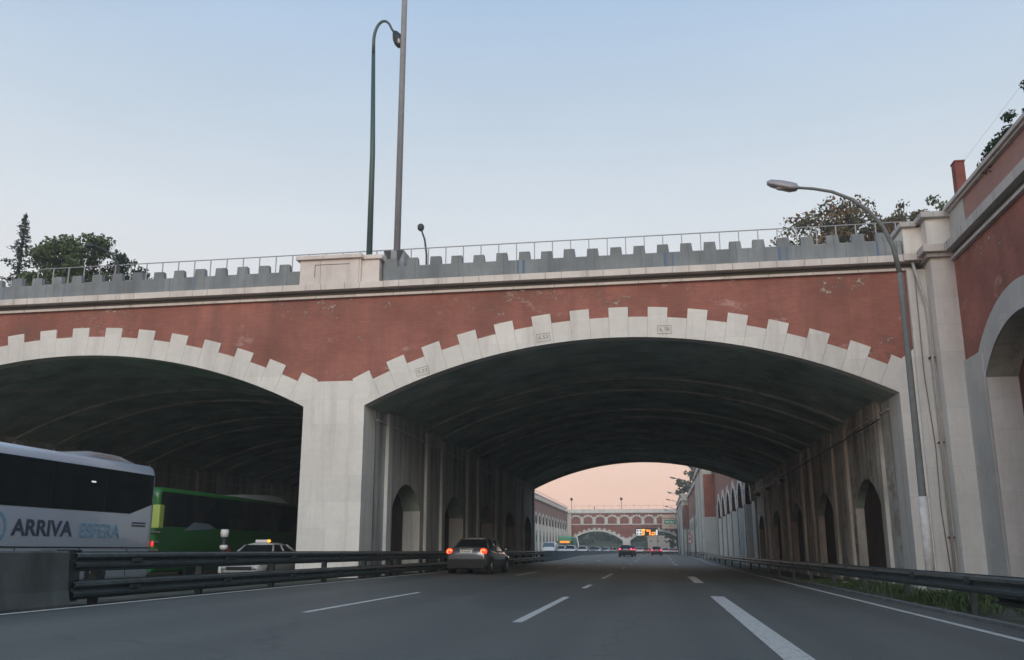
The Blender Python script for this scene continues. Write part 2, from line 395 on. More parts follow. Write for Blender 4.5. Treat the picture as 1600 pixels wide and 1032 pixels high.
for a, b in ((-10, -2), (38.5, 45.3), (54, 58.5), (71, 75.5)): strip(mb, -5.80, -5.67, a, b)
for a, b in ((-8, -3), (14.4, 22.4), (27.5, 30.4), (37.0, 45.5), (58, 62.5), (75, 79.5)): strip(mb, -2.21, -2.06, a, b)
for a, b in ((3, 24.7), (34.9, 43.4), (56, 64), (76, 84)): strip(mb, 1.28, 1.62, a, b)
for k in range(14):
    y = 92+k*13; strip(mb, -5.80, -5.67, y, y+4.5); strip(mb, -2.21, -2.06, y+1, y+5.5); strip(mb, 1.38, 1.54, y, y+5)
struct(mb.build('lane_markings'))
mb = MB()
for k in range(26): strip(mb, -14.05, -13.9, -20+k*12, -16+k*12); strip(mb, -17.6, -17.45, -20+k*12, -16+k*12); strip(mb, -21.1, -20.95, -20+k*12, -16+k*12)
struct(mb.build('opposite_lane_markings'))
# concrete kerb strip along the right verge
mb = MB()
ys = [y for y in YS if y <= 275]
for a, b in zip(ys[:-1], ys[1:]):
    mb.add([(5.56, a, gz(5.5, a)+.0), (5.72, a, gz(5.5, a)), (5.72, b, gz(5.5, b)), (5.56, b, gz(5.5, b)),
            (5.56, a, gz(5.5, a)+.06), (5.72, a, gz(5.5, a)+.06), (5.72, b, gz(5.5, b)+.06), (5.56, b, gz(5.5, b)+.06)],
           [(0,1,5,4), (1,2,6,5), (2,3,7,6), (3,0,4,7), (4,5,6,7)], 'concrete')
struct(mb.build('kerb'))

# plateaus behind the retaining walls and the deck over the tunnels
PZ = 11.05
def plate(name, x0, x1, y0, y1, z0, z1, mat):
    mb = MB(); mb.box(x0, x1, y0, y1, z0, z1, mat); return struct(mb.build(name))
plate('upper_ground_right', 11.9, 140, -40, 254, 9.5, PZ, 'hill_grass')
plate('upper_ground_left', -160, -33.2, -40, 254, 9.5, PZ, 'hill_grass')

# ------------------------------------------------------------------ wall builder with arches
def seg(half, riseh): return (half*half + riseh*riseh)/(2*riseh)
def arc(c, half, spring, riseh, u):
    Rr = seg(half, riseh); d = u-c
    return spring + riseh - Rr + math.sqrt(max(0, Rr*Rr - d*d))
def wall(P, u0, u1, z0, z1, arches, mats, depth=.0, zbands=None, back=None, jamb=None, soffit=None, nseg=14):
    """P(u, z, d) -> world; arches (centre, half, sill, spring, rise); mats = list of (ztop, material) bands"""
    face = MB(); rev = MB(); bk = MB()
    us = [u0, u1]
    for c, h, sill, spg, rs in arches:
        us += [c-h + 2*h*k/nseg for k in range(nseg+1)]
    us = sorted(set(round(u, 4) for u in us if u0-1e-6 <= u <= u1+1e-6))
    def bands(a, b, za0, za1, zb0, zb1):
        lo = min(za0, zb0)
        for i, (zt, mt) in enumerate(mats):
            zl = mats[i-1][0] if i else -1e9
            p = [max(za0, zl), max(zb0, zl)]; q = [min(za1, zt), min(zb1, zt)]
            if q[0] - p[0] > 1e-4 or q[1] - p[1] > 1e-4:
                q[0] = max(q[0], p[0]); q[1] = max(q[1], p[1])
                face.quad(P(a, p[0], 0), P(b, p[1], 0), P(b, q[1], 0), P(a, q[0], 0), mt)
    for a, b in zip(us[:-1], us[1:]):
        mid = (a+b)/2; hit = None
        for ai, A in enumerate(arches):
            if A[0]-A[1] < mid < A[0]+A[1]: hit = A; rev.pid = bk.pid = ai
        if hit is None: bands(a, b, z0, z1, z0, z1); continue
        c, h, sill, spg, rs = hit
        za, zb = arc(c, h, spg, rs, a), arc(c, h, spg, rs, b)
        bands(a, b, za, z1, zb, z1)
        if sill > z0+.01: bands(a, b, z0, sill, z0, sill)
        if depth:
            rev.quad(P(a, za, 0), P(b, zb, 0), P(b, zb, depth), P(a, za, depth), soffit)
            if back:
                bk.quad(P(a, max(sill, z0), depth), P(b, max(sill, z0), depth), P(b, zb, depth), P(a, za, depth), back)
            if sill > z0+.01: rev.quad(P(a, sill, 0), P(b, sill, 0), P(b, sill, depth), P(a, sill, depth), jamb)
    if depth:
        for ai, (c, h, sill, spg, rs) in enumerate(arches):
            zs = max(sill, z0); rev.pid = ai
            for u in (c-h, c+h):
                if u0-1e-6 <= u <= u1+1e-6: rev.quad(P(u, zs, 0), P(u, spg, 0), P(u, spg, depth), P(u, zs, depth), jamb)
    return face, rev, bk
def PY(Y): return lambda u, z, d: (u, Y+d, z)                 # wall facing -Y
def PXr(X): return lambda u, z, d: (X+d, u, z)                # wall on the right facing -X
def PXl(X): return lambda u, z, d: (X-d, u, z)                # wall on the left facing +X
def ring(mb, P, c, half, spring, riseh, n, t1, t2, d0, d1, mat, a_lo=None, a_hi=None, gap=.0035):
    """voussoirs, tall ones at even indices; proud from depth d0 to d1"""
    Rr = seg(half, riseh); zc = spring + riseh - Rr; am = math.asin(min(1, half/Rr))
    if riseh > half*.999: am = math.pi/2
    for i in range(n):
        a0 = -am + 2*am*i/n; a1 = -am + 2*am*(i+1)/n
        g = gap/Rr; a0 += g; a1 -= g
        ro = Rr + (t2 if i % 2 == 0 else t1); k = 3
        inn = [(c + Rr*math.sin(a0+(a1-a0)*j/k), zc + Rr*math.cos(a0+(a1-a0)*j/k)) for j in range(k+1)]
        ot = [(c + ro*math.sin(a0+(a1-a0)*j/k), zc + ro*math.cos(a0+(a1-a0)*j/k)) for j in range(k+1)][::-1]
        poly = inn + ot
        f = [P(u, z, d0) for u, z in poly]; b = [P(u, z, d1) for u, z in poly]; m_ = len(poly)
        mb.add(f + b, [tuple(range(m_)), tuple(range(m_, 2*m_))] + [(j, (j+1) % m_, m_+(j+1) % m_, m_+j) for j in range(m_)], mat)
def tilt(x): return .0055*(x-8.5)                              # the bridge deck falls slightly to the left

# ------------------------------------------------------------------ the near bridge / tunnel
D = 33.0; D2 = 82.4
ARC = [(-1.11, 9.53, 6.40, 2.27), (-22.55, 9.53, 6.40, 2.27)]
br = thing('brick_road_bridge', 'near red brick and white stone bridge whose two wide arches form dark tunnels', 'bridge', (-1.1, D, 0))
f, rv, bk = wall(PY(D), -33.0, 9.0, .0, 10.72, [(c, h, 0, s, r_) for c, h, s, r_ in ARC], [(7.0, 'stone'), (20, 'brick_red')], nseg=40)
for i, v in enumerate(f.v):
    if v[2] > 10.7: f.v[i] = (v[0], v[1], v[2]+tilt(v[0]))
f.build('brick_face', br, True)
for c, h, s, r_ in ARC:
    mb = MB(); ring(mb, PY(D), c, h, s, r_, 29, .76, 1.13, -.05, .55, 'stone'); mb.build('arch_ring', br, True)
# pier between the arches and the end strips
mb = MB(); mb.prism([(-13.02, D-.056, -.1), (-10.64, D-.056, -.1), (-10.64, D-.056, 6.4), (-10.36, D-.056, 6.95), (-10.95, D-.056, 7.34), (-12.71, D-.056, 7.34), (-13.3, D-.056, 6.95), (-13.02, D-.056, 6.4)], (0, 1.5, 0), 'stone')
mb.build('pier', br, True)
mb = MB(); mb.box(8.42, 9.02, D-.056, D+1.5, -.4, 6.4, 'stone'); mb.prism([(8.42, D-.056, 6.4), (9.02, D-.056, 6.4), (9.02, D-.056, 7.9), (8.62, D-.056, 7.6)], (0, .5, 0), 'stone'); mb.build('arch_abutment', br, True)
mb = MB(); mb.box(-33.2, -32.08, D-.056, D+1.5, -.4, 7.2, 'stone'); mb.build('arch_abutment', br, True)
# cornice: slab, moulding coloured dark to paint the shade under the slab, fillet
mb = MB(); t0, t1 = tilt(-33.2), tilt(9.3)
def band(mb, x0, x1, y0, y1, z0, z1, mat):
    a, b = tilt(x0), tilt(x1)
    v = [(x0,y0,z0+a),(x1,y0,z0+b),(x1,y1,z0+b),(x0,y1,z0+a),(x0,y0,z1+a),(x1,y0,z1+b),(x1,y1,z1+b),(x0,y1,z1+a)]
    mb.add(v, [(0,3,2,1),(4,5,6,7),(0,1,5,4),(1,2,6,5),(2,3,7,6),(3,0,4,7)], mat)
x = -33.2; k = 0
while x < 9.2:
    x2 = min(9.3, x+1.55); band(mb, x+.006, x2-.006, D-.40+.004*(k % 3), D+1.2, 10.98, 11.22, 'cornice'); x = x2; k += 1
band(mb, -33.2, 9.3, D-.03, D+.8, 10.82, 10.975, 'shade_and_joint')
band(mb, -33.2, 9.3, D-.12, D+.6, 10.72, 10.815, 'cornice')
mb.build('cornice', br, True)
# deck slab over the tunnels (also the far portal wall above the arches)
mb = MB(); mb.box(-34, 10.3, D+.8, D2, 10.2, 11.0, 'concrete'); mb.build('deck_slab', br, True)
f, rv, bk = wall(PY(D2), -33.0, 9.0, .0, 10.9, [(c, h, 0, s, r_) for c, h, s, r_ in ARC], [(7.0, 'stone'), (20, 'brick_red')], nseg=40)
f.build('far_portal_face', br, True)
# vaults: interior slightly larger than the ribs
for c, h, s, r_ in ARC:
    mb = MB(); n = 40; P0 = []
    for k in range(n+1):
        u = c - h + 2*h*k/n; P0.append((u, arc(c, h, s, r_, u)))
    Rr = seg(h, r_); zc = s + r_ - Rr
    def vr(extra):
        am = math.asin(h/Rr); return [(c + (Rr+extra)*math.sin(-am+2*am*k/n), zc + (Rr+extra)*math.cos(-am+2*am*k/n)) for k in range(n+1)]
    def vsheet(pts, y0, y1):
        v = [(u, y0, z) for u, z in pts] + [(u, y1, z) for u, z in pts]; m_ = len(pts)
        mb.add(v, [(i, i+1, m_+i+1, m_+i) for i in range(m_-1)], 'vault', True)
    vsheet(vr(.0), D+.5, D+2.6); vsheet(vr(.28), D+2.6, D2-.6); vsheet(vr(0), D2-.6, D2)
    a_, b_ = vr(0), vr(.28)
    for y in (D+2.6, D2-.6):
        for i in range(n): mb.quad((a_[i][0], y, a_[i][1]), (a_[i+1][0], y, a_[i+1][1]), (b_[i+1][0], y, b_[i+1][1]), (b_[i][0], y, b_[i][1]), 'vault')
    mb.build('vault', br, True)
BAYS = [39.4 + 9.7*k for k in range(5)]
PIL = []
for b_ in BAYS: PIL += [b_-3.2, b_+3.3]
for c, h, s, r_ in ARC:
    Rr = seg(h, r_); zc = s + r_ - Rr; am = math.asin(h/Rr)
    for y in PIL[1:]:
        mb = MB(); n = 30
        v = []
        for k in range(n+1):
            a = -am + 2*am*k/n
            for rr, yy in ((Rr+.18, y-.20), (Rr+.18, y+.20), (Rr+.4, y+.20), (Rr+.4, y-.20)):
                v.append((c+rr*math.sin(a), yy, zc+rr*math.cos(a)))
        mb.add(v, [(k*4+j, k*4+(j+1) % 4, k*4+4+(j+1) % 4, k*4+4+j) for k in range(n) for j in range(4)], 'rib')
        mb.build('vault_rib', br, True)
# tunnel side walls with arched niches, pilasters and string course
def side_wall(P, sgn, X, wm='tunnel_wall', pm='tunnel_pilaster', dep=.85):
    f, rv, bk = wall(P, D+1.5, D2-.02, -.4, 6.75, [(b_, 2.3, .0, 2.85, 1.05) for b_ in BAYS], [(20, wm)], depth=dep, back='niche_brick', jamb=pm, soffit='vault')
    f.build('tunnel_side_wall', br, True); rv.build('niche_reveal', br, True, split=True); bk.build('niche_back', br, True, split=True)
    mb = MB(True)
    for y in PIL:
        x0, x1 = sorted((X+sgn*.01, X-sgn*.13)); mb.box(x0, x1, y-.30, y+.30, -.4, 6.52, pm)
    mb.build('wall_pilaster', br, True, split=True)
    mb = MB(); x0, x1 = sorted((X+sgn*.01, X-sgn*.06)); mb.box(x0, x1, D+1.6, D2-.05, 6.02, 6.10, pm); mb.build('string_course', br, True)
side_wall(PXr(8.42), 1, 8.42, dep=.34); side_wall(PXl(-10.64), -1, -10.64, 'tunnel_wall_grey', 'tunnel_pilaster_grey', .8)
side_wall(PXr(-13.02), 1, -13.02); side_wall(PXl(-32.08), -1, -32.08, 'tunnel_wall_grey', 'tunnel_pilaster_grey')
# pipes and lamps under the vault, right side
mb = MB(); mb.tube([(8.15, D+2, 5.75), (8.15, D2-1, 5.75)], .03, 'dark_metal', 6)
mb.build('ceiling_pipe', br, True)
# clearance plates painted on the arch ring
for (px, pz, ang, tx) in ((.54, 8.90, -1, '6,78'), (-3.88, 8.76, 6, '6,53'), (-8.43, 7.63, 14, '5,33')):
    mw = Matrix.Translation((px+1.1, -.062, pz)) @ FACE_US @ Matrix.Rotation(R(ang), 4, 'Z')
    t = text(tx, .19, 'faded_ink', mw, br, 'clearance_number', extrude=.002, width=.36)
    fr = MB(); 
    for a, b, c_, d_ in ((-.25, .25, .135, .15), (-.25, .25, -.15, -.135), (-.25, -.235, -.135, .135), (.235, .25, -.135, .135)): fr.box(a, b, c_, d_, 0, .004, 'faded_ink')
    o = fr.build('number_frame', br); o.data.transform(mw)

# small lit lamp bodies seen along the vault edge (bulkhead fittings)
for y, which in ((62, 'nearest'), (70, 'middle'), (77, 'farthest')):
    mb = MB(); mb.box(7.9, 8.3, y-.18, y+.18, 5.35, 5.6, 'dark_metal'); mb.box(7.95, 8.25, y-.15, y+.15, 5.30, 5.35, 'lamp_glass'); mb.tube([(8.1, y, 5.6), (8.15, y, 5.75)], .03, 'dark_metal', 6)
    tag(mb.build('bulkhead_lamp'), which + ' of three dark bulkhead lamps high on the right tunnel wall', 'lamp', 'bulkhead lamps inside the tunnel')

# parapet panels with merlons
pa = thing('crenellated_parapet', 'long grey concrete parapet with notched top and blue stains along the near bridge', 'parapet', (-12, D, 11.22))
def parapet_run(x0, x1, name):
    mb = MB(); band(mb, x0, x1, D-.12, D+.14, 11.22, 11.84, 'parapet')
    n = int((x1-x0)/.86); p = (x1-x0)/n
    for i in range(n):
        xa = x0+i*p+.04; t = tilt(xa); lean = .05
        r3 = random.Random(i); j = r3.uniform(-.025, .025); hh = 12.16+t+r3.uniform(-.02, .03)
        poly = [(xa+j, D-.10, 11.83+t), (xa+.46+j, D-.10, 11.83+t), (xa+.42+j, D-.10, hh), (xa+.02+j, D-.10, hh)]
        mb.prism(poly, (0, .22, 0), 'parapet')
    return mb.build(name, pa, True)
parapet_run(-10.02, 8.95, 'panel'); parapet_run(-33, -13.45, 'panel')
mb = MB()
random.seed(3)
x = -32.5
while x < 8.8:
    if not -13.6 < x < -9.9:
        t = tilt(x); 
        mb.box(x, x+.018, D-.1225, D-.119, 11.24+t, 11.82+t, 'shade_and_joint')
    x += 1.72
mb.build('panel_joints', pa, True)
mb = MB(True)
for x in (-27.4, -26.2, -23.5, -21.3, -18.9, -17.9, -4.85, -4.65, .62, .92, 4.7, 5.0, 8.1):
    t = tilt(x); wd = random.choice((.05, .07, .10)); mb.box(x, x+wd, D-.1245, D-.119, 11.24+t, 11.84+t, 'blue_stain' if x < -5 else 'blue_paint')
mb.build('blue_drip_stain', pa, True, split=True)
# stone pedestal on the parapet
pd = thing('stone_pedestal', 'cream stone block with recessed panel and moulded cap in the bridge parapet', 'pedestal', (-11.9, D, 11.1))
tt = tilt(-12)
mb = MB(); mb.box(-13.35, -10.9, D-.34, D+.5, 11.22+tt, 12.2+tt, 'cornice'); mb.box(-10.9, -10.2, D-.2, D+.5, 11.22+tt, 12.17+tt, 'cornice')
mb.build('block', pd, True, bevel=.015)
mb = MB(); mb.box(-13.5, -10.82, D-.46, D+.6, 12.2+tt, 12.36+tt, 'cornice'); mb.box(-10.82, -10.08, D-.3, D+.6, 12.17+tt, 12.34+tt, 'cornice'); mb.build('cap', pd, True, bevel=.02)
mb = MB()
for a, b, c_, d_ in ((-12.75, -11.35, 11.98, 12.01), (-12.75, -12.72, 11.5, 12.0)): mb.box(a, b, D-.345, D-.33, c_+tt, d_+tt, 'shade_and_joint')
mb.build('panel_groove', pd, True)

# railing behind the parapet
def railing(name, label, x0, x1, y, zb, step, post_h, bal=True):
    rl = thing(name, label, 'railing', ((x0+x1)/2, y, zb))
    mb = MB(); mb.tube([(x0, y, zb+post_h+tilt(x0)), (x1, y, zb+post_h+tilt(x1))], .022, 'rail_paint', 6)
    mb.tube([(x0, y, zb+post_h*.66+tilt(x0)), (x1, y, zb+post_h*.66+tilt(x1))], .018, 'rail_paint', 6)
    mb.build('handrail', rl, True)
    mb = MB(); x = x0; n_ = 0
    while x < x1:
        mb.step(); t = tilt(x); mb.box(x-.018, x+.018, y-.018, y+.018, zb, zb+post_h+t, 'rail_paint')
        if bal:
            for k in (1, 2): mb.box(x+step*k/3-.01, x+step*k/3+.01, y-.01, y+.01, zb, zb+post_h*.66+t, 'rail_paint')
        x += step
    mb.build('post', rl, True, split=True)
    return rl
railing('pavement_railing', 'thin pale metal railing running behind the notched parapet', -26, 9.5, D+1.6, 11.0, .72, 2.12)

# ------------------------------------------------------------------ corner tower and the right retaining wall
tw = thing('corner_pilaster', 'tall cream stone corner pilaster with capital where the bridge meets the right wall', 'pilaster', (9.9, 32.4, 0))
mb = MB(); mb.box(9.02, 9.66, D-.2, D+1.2, -.4, 10.72, 'stone'); mb.build('recessed_shaft', tw, True)
mb = MB(); mb.box(9.64, 10.42, D-.9, D+.9, -.4, 10.9, 'stone'); mb.build('shaft', tw, True, bevel=.01)
mb = MB(); mb.box(9.36, 10.6, D-1.2, D+1, 11.05, 11.32, 'cornice'); mb.box(9.5, 10.5, D-1.05, D+1, 10.9, 11.05, 'cornice_grey')
mb.box(8.9, 9.5, D-.5, D+1, 10.98, 11.24, 'cornice'); mb.build('capital', tw, True, bevel=.015)
mb = MB(); mb.box(9.62, 10.5, D-.85, D+.9, 11.32, 12.35, 'stone'); mb.box(9.0, 9.63, D-.25, D+.9, 11.24, 12.25, 'stone'); mb.build('upper_block', tw, True, bevel=.01)
mb = MB(); mb.box(9.45, 10.62, D-1.02, D+1, 12.35, 12.56, 'cornice_grey'); mb.box(8.9, 9.44, D-.4, D+1, 12.25, 12.44, 'cornice_grey'); mb.build('cap', tw, True, bevel=.02)

rw = thing('right_retaining_wall', 'red brick retaining wall with white stone round arch niches on the near right side', 'wall', (10.4, 10, 0))
NB = [27.2 - 9.6*k for k in range(5)]
arches = [(c, 3.2, -.4, 6.40, 1.35) for c in NB]
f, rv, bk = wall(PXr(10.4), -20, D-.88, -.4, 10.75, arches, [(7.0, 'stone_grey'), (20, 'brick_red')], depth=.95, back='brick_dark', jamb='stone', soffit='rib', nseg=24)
f.build('wall_face', rw, True); rv.build('niche_reveal', rw, True, split=True); bk.build('niche_back', rw, True, split=True)
for c in NB:
    Rr = seg(3.2, 1.35)
    o = None
    mb = MB(); n = 24; am = math.asin(3.2/Rr); zc = 7.75-Rr
    pts = []
    for k in range(n+1):
        a = -am*1.0 + 2*am*k/n; pts.append((c+Rr*math.sin(a), zc+Rr*math.cos(a), c+(Rr+.88)*math.sin(a*1.03), zc+(Rr+.88)*math.cos(a*1.03)))
    for p, q in zip(pts[:-1], pts[1:]):
        mb.add([(10.37, p[0], p[1]), (10.37, q[0], q[1]), (10.37, q[2], q[3]), (10.37, p[2], p[3]), (10.6, p[0], p[1]), (10.6, q[0], q[1]), (10.6, q[2], q[3]), (10.6, p[2], p[3])],
               [(0,1,2,3), (2,3,7,6)], 'stone_grey')
    mb.build('niche_arch_ring', rw, True)
mb = MB(True)
for y0, y1 in [(30.4, D-.9)] + [(c-3.2-3.2, c-3.2) for c in NB]:
    mb.box(10.33, 10.41, max(y0, -20), y1-.002, -.4, 7.25 if y0 > 30 else 6.9, 'stone_grey')
mb.build('stone_dado', rw, True, split=True)
mb = MB(); y = -20
while y < D-1.0:
    y2 = min(D-1.0, y+1.6); mb.box(10.10, 11.2, y+.005, y2-.005, 11.06, 11.37, 'cornice_grey'); y = y2
mb.box(10.36, 11.2, -20, D-1.0, 10.86, 11.055, 'shade_and_joint'); mb.box(10.26, 11.2, -20, D-1.0, 10.75, 10.855, 'cornice_grey')  # dark band paints in the shade below the cornice slab
mb.build('cornice', rw, True)
mb = MB(); mb.box(10.4, 10.75, 30.6, D-.9, 11.37, 12.46, 'stone_grey'); mb.box(10.43, 10.75, -20, 30.6, 11.37, 12.46, 'brick_pink'); mb.build('parapet', rw, True)
mb = MB(); mb.box(10.22, 10.95, -20, D-.9, 12.54, 12.66, 'cornice_grey'); mb.box(10.31, 10.85, -20, D-.9, 12.46, 12.54, 'cornice_grey'); mb.build('parapet_cap', rw, True)
mb = MB(); mb.box(11.2, 12.2, -20, D+.8, 9, 11.3, 'concrete'); mb.build('wall_top', rw, True)
# brick post and small railing on top
bp_ = thing('brick_post', 'red brick gate post standing on top of the right wall near the corner', 'post', (11.15, 32.6, 11.3))
mb = MB(); mb.box(10.9, 11.22, 32.4, 32.8, 11.3, 14.5, 'brick_post'); mb.build('shaft', bp_, True); mb = MB(); mb.box(10.88, 11.24, 32.37, 32.83, 14.5, 14.56, 'brick_post'); mb.build('cap', bp_, True)
fe = thing('wire_fence', 'thin green wire fence above the right retaining wall', 'fence', (11.3, 28, 11.3))
mb = MB()
for z in (13.2, 13.75): mb.tube([(11.3, 27, z), (11.3, 32.3, z)], .02, 'green_metal', 5)
mb.build('rails', fe, True); mb = MB()
for y in (27, 28.7, 30.5): mb.tube([(11.3, y, 11.3), (11.3, y, 13.85 if y > 27 else 14.7)], .035, 'green_metal', 6)
mb.build('posts', fe, True); mb = MB(); mb.tube([(11.3, 27, 14.7), (11.2, 32.4, 14.5)], .004, 'cable', 4); mb.build('top_wire', fe, True)
# left retaining wall near the camera (out of frame, shades and bounces like the right one)
lw = thing('unseen_left_retaining_wall', 'unseen red brick retaining wall beyond the opposite carriageway, beside the left arch', 'wall', (-32.1, 10, 0))
f, rv, bk = wall(PXl(-32.3), -20, D-.06, -.4, 12.2, [(c, 3.0, -.4, 6.0, 1.5) for c in NB], [(7.0, 'stone_grey'), (20, 'brick_red')], depth=.8, back='brick_dark', jamb='stone', soffit='rib')
f.build('wall_face', lw, True); rv.build('niche_reveal', lw, True, split=True); bk.build('niche_back', lw, True, split=True)

# ------------------------------------------------------------------ beyond the tunnel: right wall with towers
fr_ = thing('far_right_wall', 'tall pink brick wall with grey panels and narrow pointed-looking arches beyond the tunnel on the right', 'wall', (8, 110, 0))
ac = [(84.6+7.7*k, 2.5, -.4, 5.2, 2.3) for k in range(6)]
f, rv, bk = wall(PXr(8.05), D2, 130, -.4, 11.6, ac, [(7.0, 'stone_grey'), (20, 'brick_pink')], depth=.5, back='stone_grey', jamb='stone', soffit='brick_dark')
f.build('wall_face', fr_, True); rv.build('niche_reveal', fr_, True, split=True); bk.build('niche_back', fr_, True, split=True)
mb = MB()
for c, h, sl, s, r_ in ac:
    mb.step(); ring(mb, PXr(8.05), c, h, s, r_, 11, .55, .8, -.05, .2, 'stone')
mb.build('arch_ring', fr_, True, split=True)
mb = MB()
for c, h, sl, s, r_ in ac: mb.step(); mb.box(8.35, 8.56, c-h, c+h, 5.9, 7.6, 'opening_shade')  # dark panels that paint shade into the niche tops
mb.build('niche_shade_panel', fr_, True, split=True)
mb = MB()
for c, h, sl, s, r_ in ac: mb.step(); mb.box(7.99, 8.06, c+h+.55, c+h+.63, -.4, 6.5, 'dark_metal')
mb.build('wall_pilaster', fr_, True, split=True)
mb = MB(); mb.box(7.7, 9.2, D2, 130, 11.6, 11.9, 'cornice'); mb.box(8.0, 8.4, D2, 130, 11.9, 12.8, 'stone_grey'); mb.build('cornice', fr_, True)
def tower(y0, y1, x0, x1, z1, label):
    t = thing('wall_tower', label, 'tower', (x0+.8, y0, 0), group='brick towers of the far right wall')
    mb = MB(); mb.box(x0, x1, y0, y1, -.4, z1, 'stone_grey'); mb.build('shaft', t, True)
    mb = MB(); mb.box(x0+.12, x1, y0-.05, y0+.02, 5.6, z1-1.0, 'brick_red'); mb.build('brick_panel', t, True)
    mb = MB(); mb.box(x0-.3, x1, y0-.35, y1+.3, z1, z1+.35, 'cornice'); mb.box(x0-.1, x1, y0-.1, y1, z1+.35, z1+1.2, 'stone_grey'); mb.box(x0-.3, x1, y0-.3, y1, z1+1.2, z1+1.4, 'cornice'); mb.build('cap', t, True)
    mb = MB()
    for k in range(3):
        mb.step(); yy = y0+2+k*(y1-y0-4)/2.0; mb.box(x0-.12, x0+.05, yy-.3, yy+.3, -.4, z1, 'stone')
    mb.build('pilaster', t, True, split=True)
tower(130, 153, 6.4, 10, 12.3, 'taller square tower with a dark red brick panel projecting from the far right wall')
tower(204, 252, 5.55, 10, 11.6, 'smaller square tower with a red panel at the end of the far right wall')
f, rv, bk = wall(PXr(6.95), 153, 204, -.4, 12.0, [(157+5.2*k, 1.7, -.4, 5.2, 1.6) for k in range(9)], [(7.0, 'stone_grey'), (20, 'brick_pink')], depth=.4, back='stone_grey', jamb='stone', soffit='brick_dark')
f.build('wall_face', fr_, True); rv.build('niche_reveal', fr_, True, split=True); bk.build('niche_back', fr_, True, split=True)
mb = MB()
for k in range(9): mb.step(); ring(mb, PXr(6.95), 157+5.2*k, 1.7, 5.2, 1.6, 9, .5, .7, -.05, .2, 'stone')
for k in range(9): mb.pid = k+1; mb.box(7.2, 7.36, 155.3+5.2*k, 158.7+5.2*k, 4.9, 6.8, 'opening_shade')  # boxes in shade colour fill the upper niches
mb.build('arch_ring', fr_, True, split=True); mb = MB()
mb.box(6.6, 8.5, 153, 204, 12.0, 12.3, 'cornice'); mb.box(6.9, 7.3, 153, 204, 12.3, 13.2, 'stone_grey')
mb.build('cornice', fr_, True)

# far left wall with two tiers of arches
fl = thing('far_left_wall', 'long pale wall with two tiers of small arches, brick frieze and white balustrade beyond the tunnel on the left', 'wall', (-24, 180, 0))
FA = [107.8+6.2*k for k in range(24)]
f, rv, bk = wall(PXl(-24.0), D2+.1, 255.9, -.4, 11.2, [(c, 1.9, 5.2, 6.5, 1.8) for c in FA], [(7.3, 'stone_grey'), (20, 'brick_pink')], depth=.5, back='stone_grey', jamb='stone', soffit='brick_dark')
f.build('wall_face', fl, True); rv.build('niche_reveal', fl, True, split=True); bk.build('niche_back', fl, True, split=True)
mb = MB()
for c in FA:
    mb.step(); ring(mb, PXl(-24.0), c, 1.9, 6.5, 1.8, 9, .6, .6, -.05, .2, 'stone')
mb.build('arch_ring', fl, True, split=True)
mb = MB()
for c in FA: mb.step(); mb.box(-24.42, -24.2, c-1.6, c+1.6, 5.6, 8.1, 'opening_shade'); mb.box(-24.05, -23.93, c-1.0, c+1.0, 3.0, 4.3, 'opening_shade')  # dark boxes put in as the shade of the arch openings
mb.build('arch_opening', fl, True, split=True)
mb = MB()
for c in FA: mb.step(); mb.box(-24.05, -23.7, c+2.5, c+3.7, -.4, 6.5, 'stone')
mb.build('wall_pilaster', fl, True, split=True)
mb = MB(); mb.box(-25.5, -23.6, D2+.1, 255.9, 11.2, 11.55, 'cornice'); mb.box(-24.3, -23.9, D2+.1, 255.9, 12.3, 12.5, 'cornice'); mb.box(-24.25, -23.95, D2+.1, 255.9, 11.55, 11.7, 'cornice')
y = 100.0
while y < 255: mb.box(-24.25, -23.95, y, y+.5, 11.7, 12.3, 'cornice'); y += 1.55
mb.build('balustrade', fl, True)
mb = MB(); mb.box(-24.02, -23.98, 100, 255, 13.0, 13.06, 'rail_paint'); 
y = 100.0
while y < 255: mb.box(-24.02, -23.98, y, y+.04, 12.5, 13.05, 'rail_paint'); y += 2
mb.build('top_railing', fl, True)
mb = MB(); mb.box(-33.0, -24.2, D2+.1, 255.9, 9.6, 11.2, 'concrete'); mb.build('wall_top', fl, True)

# ------------------------------------------------------------------ far bridge
Yb = 256.0
fb = thing('far_brick_bridge', 'distant brick bridge with a row of small blind arches above two wide arches', 'bridge', (-9, Yb, 0))
FB = [(-16.0, 6.9, 3.75, 2.45), (-.15, 6.9, 3.75, 2.45)]
f, rv, bk = wall(PY(Yb), -24.0, 8.0, -.4, 11.0, [(c, h, 0, s, r_) for c, h, s, r_ in FB], [(3.6, 'stone'), (20, 'brick_red')], depth=9, soffit='concrete', jamb='stone', nseg=24)
f.build('brick_face', fb, True); rv.build('arch_soffit', fb, True, split=True)
for c, h, s, r_ in FB:
    mb = MB(); ring(mb, PY(Yb), c, h, s, r_, 23, .55, .95, -.1, .3, 'stone'); mb.build('arch_ring', fb, True)
mb = MB(True); mb.box(-9.1, -7.05, Yb-.12, Yb+8, -.4, 4.4, 'stone'); mb.box(-24.0, -22.9, Yb-.12, Yb+.5, -.4, 11, 'stone'); mb.build('pier', fb, True, split=True)
mb = MB()
for k in range(10):
    c = -21.6+3.28*k
    ring(mb, PY(Yb), c, 1.22, 9.55, .62, 9, .28, .55, -.1, .1, 'stone')
    mb.box(c+1.22, c+2.06, Yb-.1, Yb+.1, 8.2, 9.75, 'stone')
mb.box(-22.9, 8, Yb-.14, Yb+.1, 7.95, 8.2, 'stone'); mb.build('blind_arcade', fb, True)
mb = MB(); mb.box(-24, 8, Yb-.35, Yb+9, 11.0, 11.35, 'cornice'); mb.box(-24, 8, Yb-.15, Yb+.15, 11.35, 12.1, 'stone'); mb.build('parapet', fb, True)
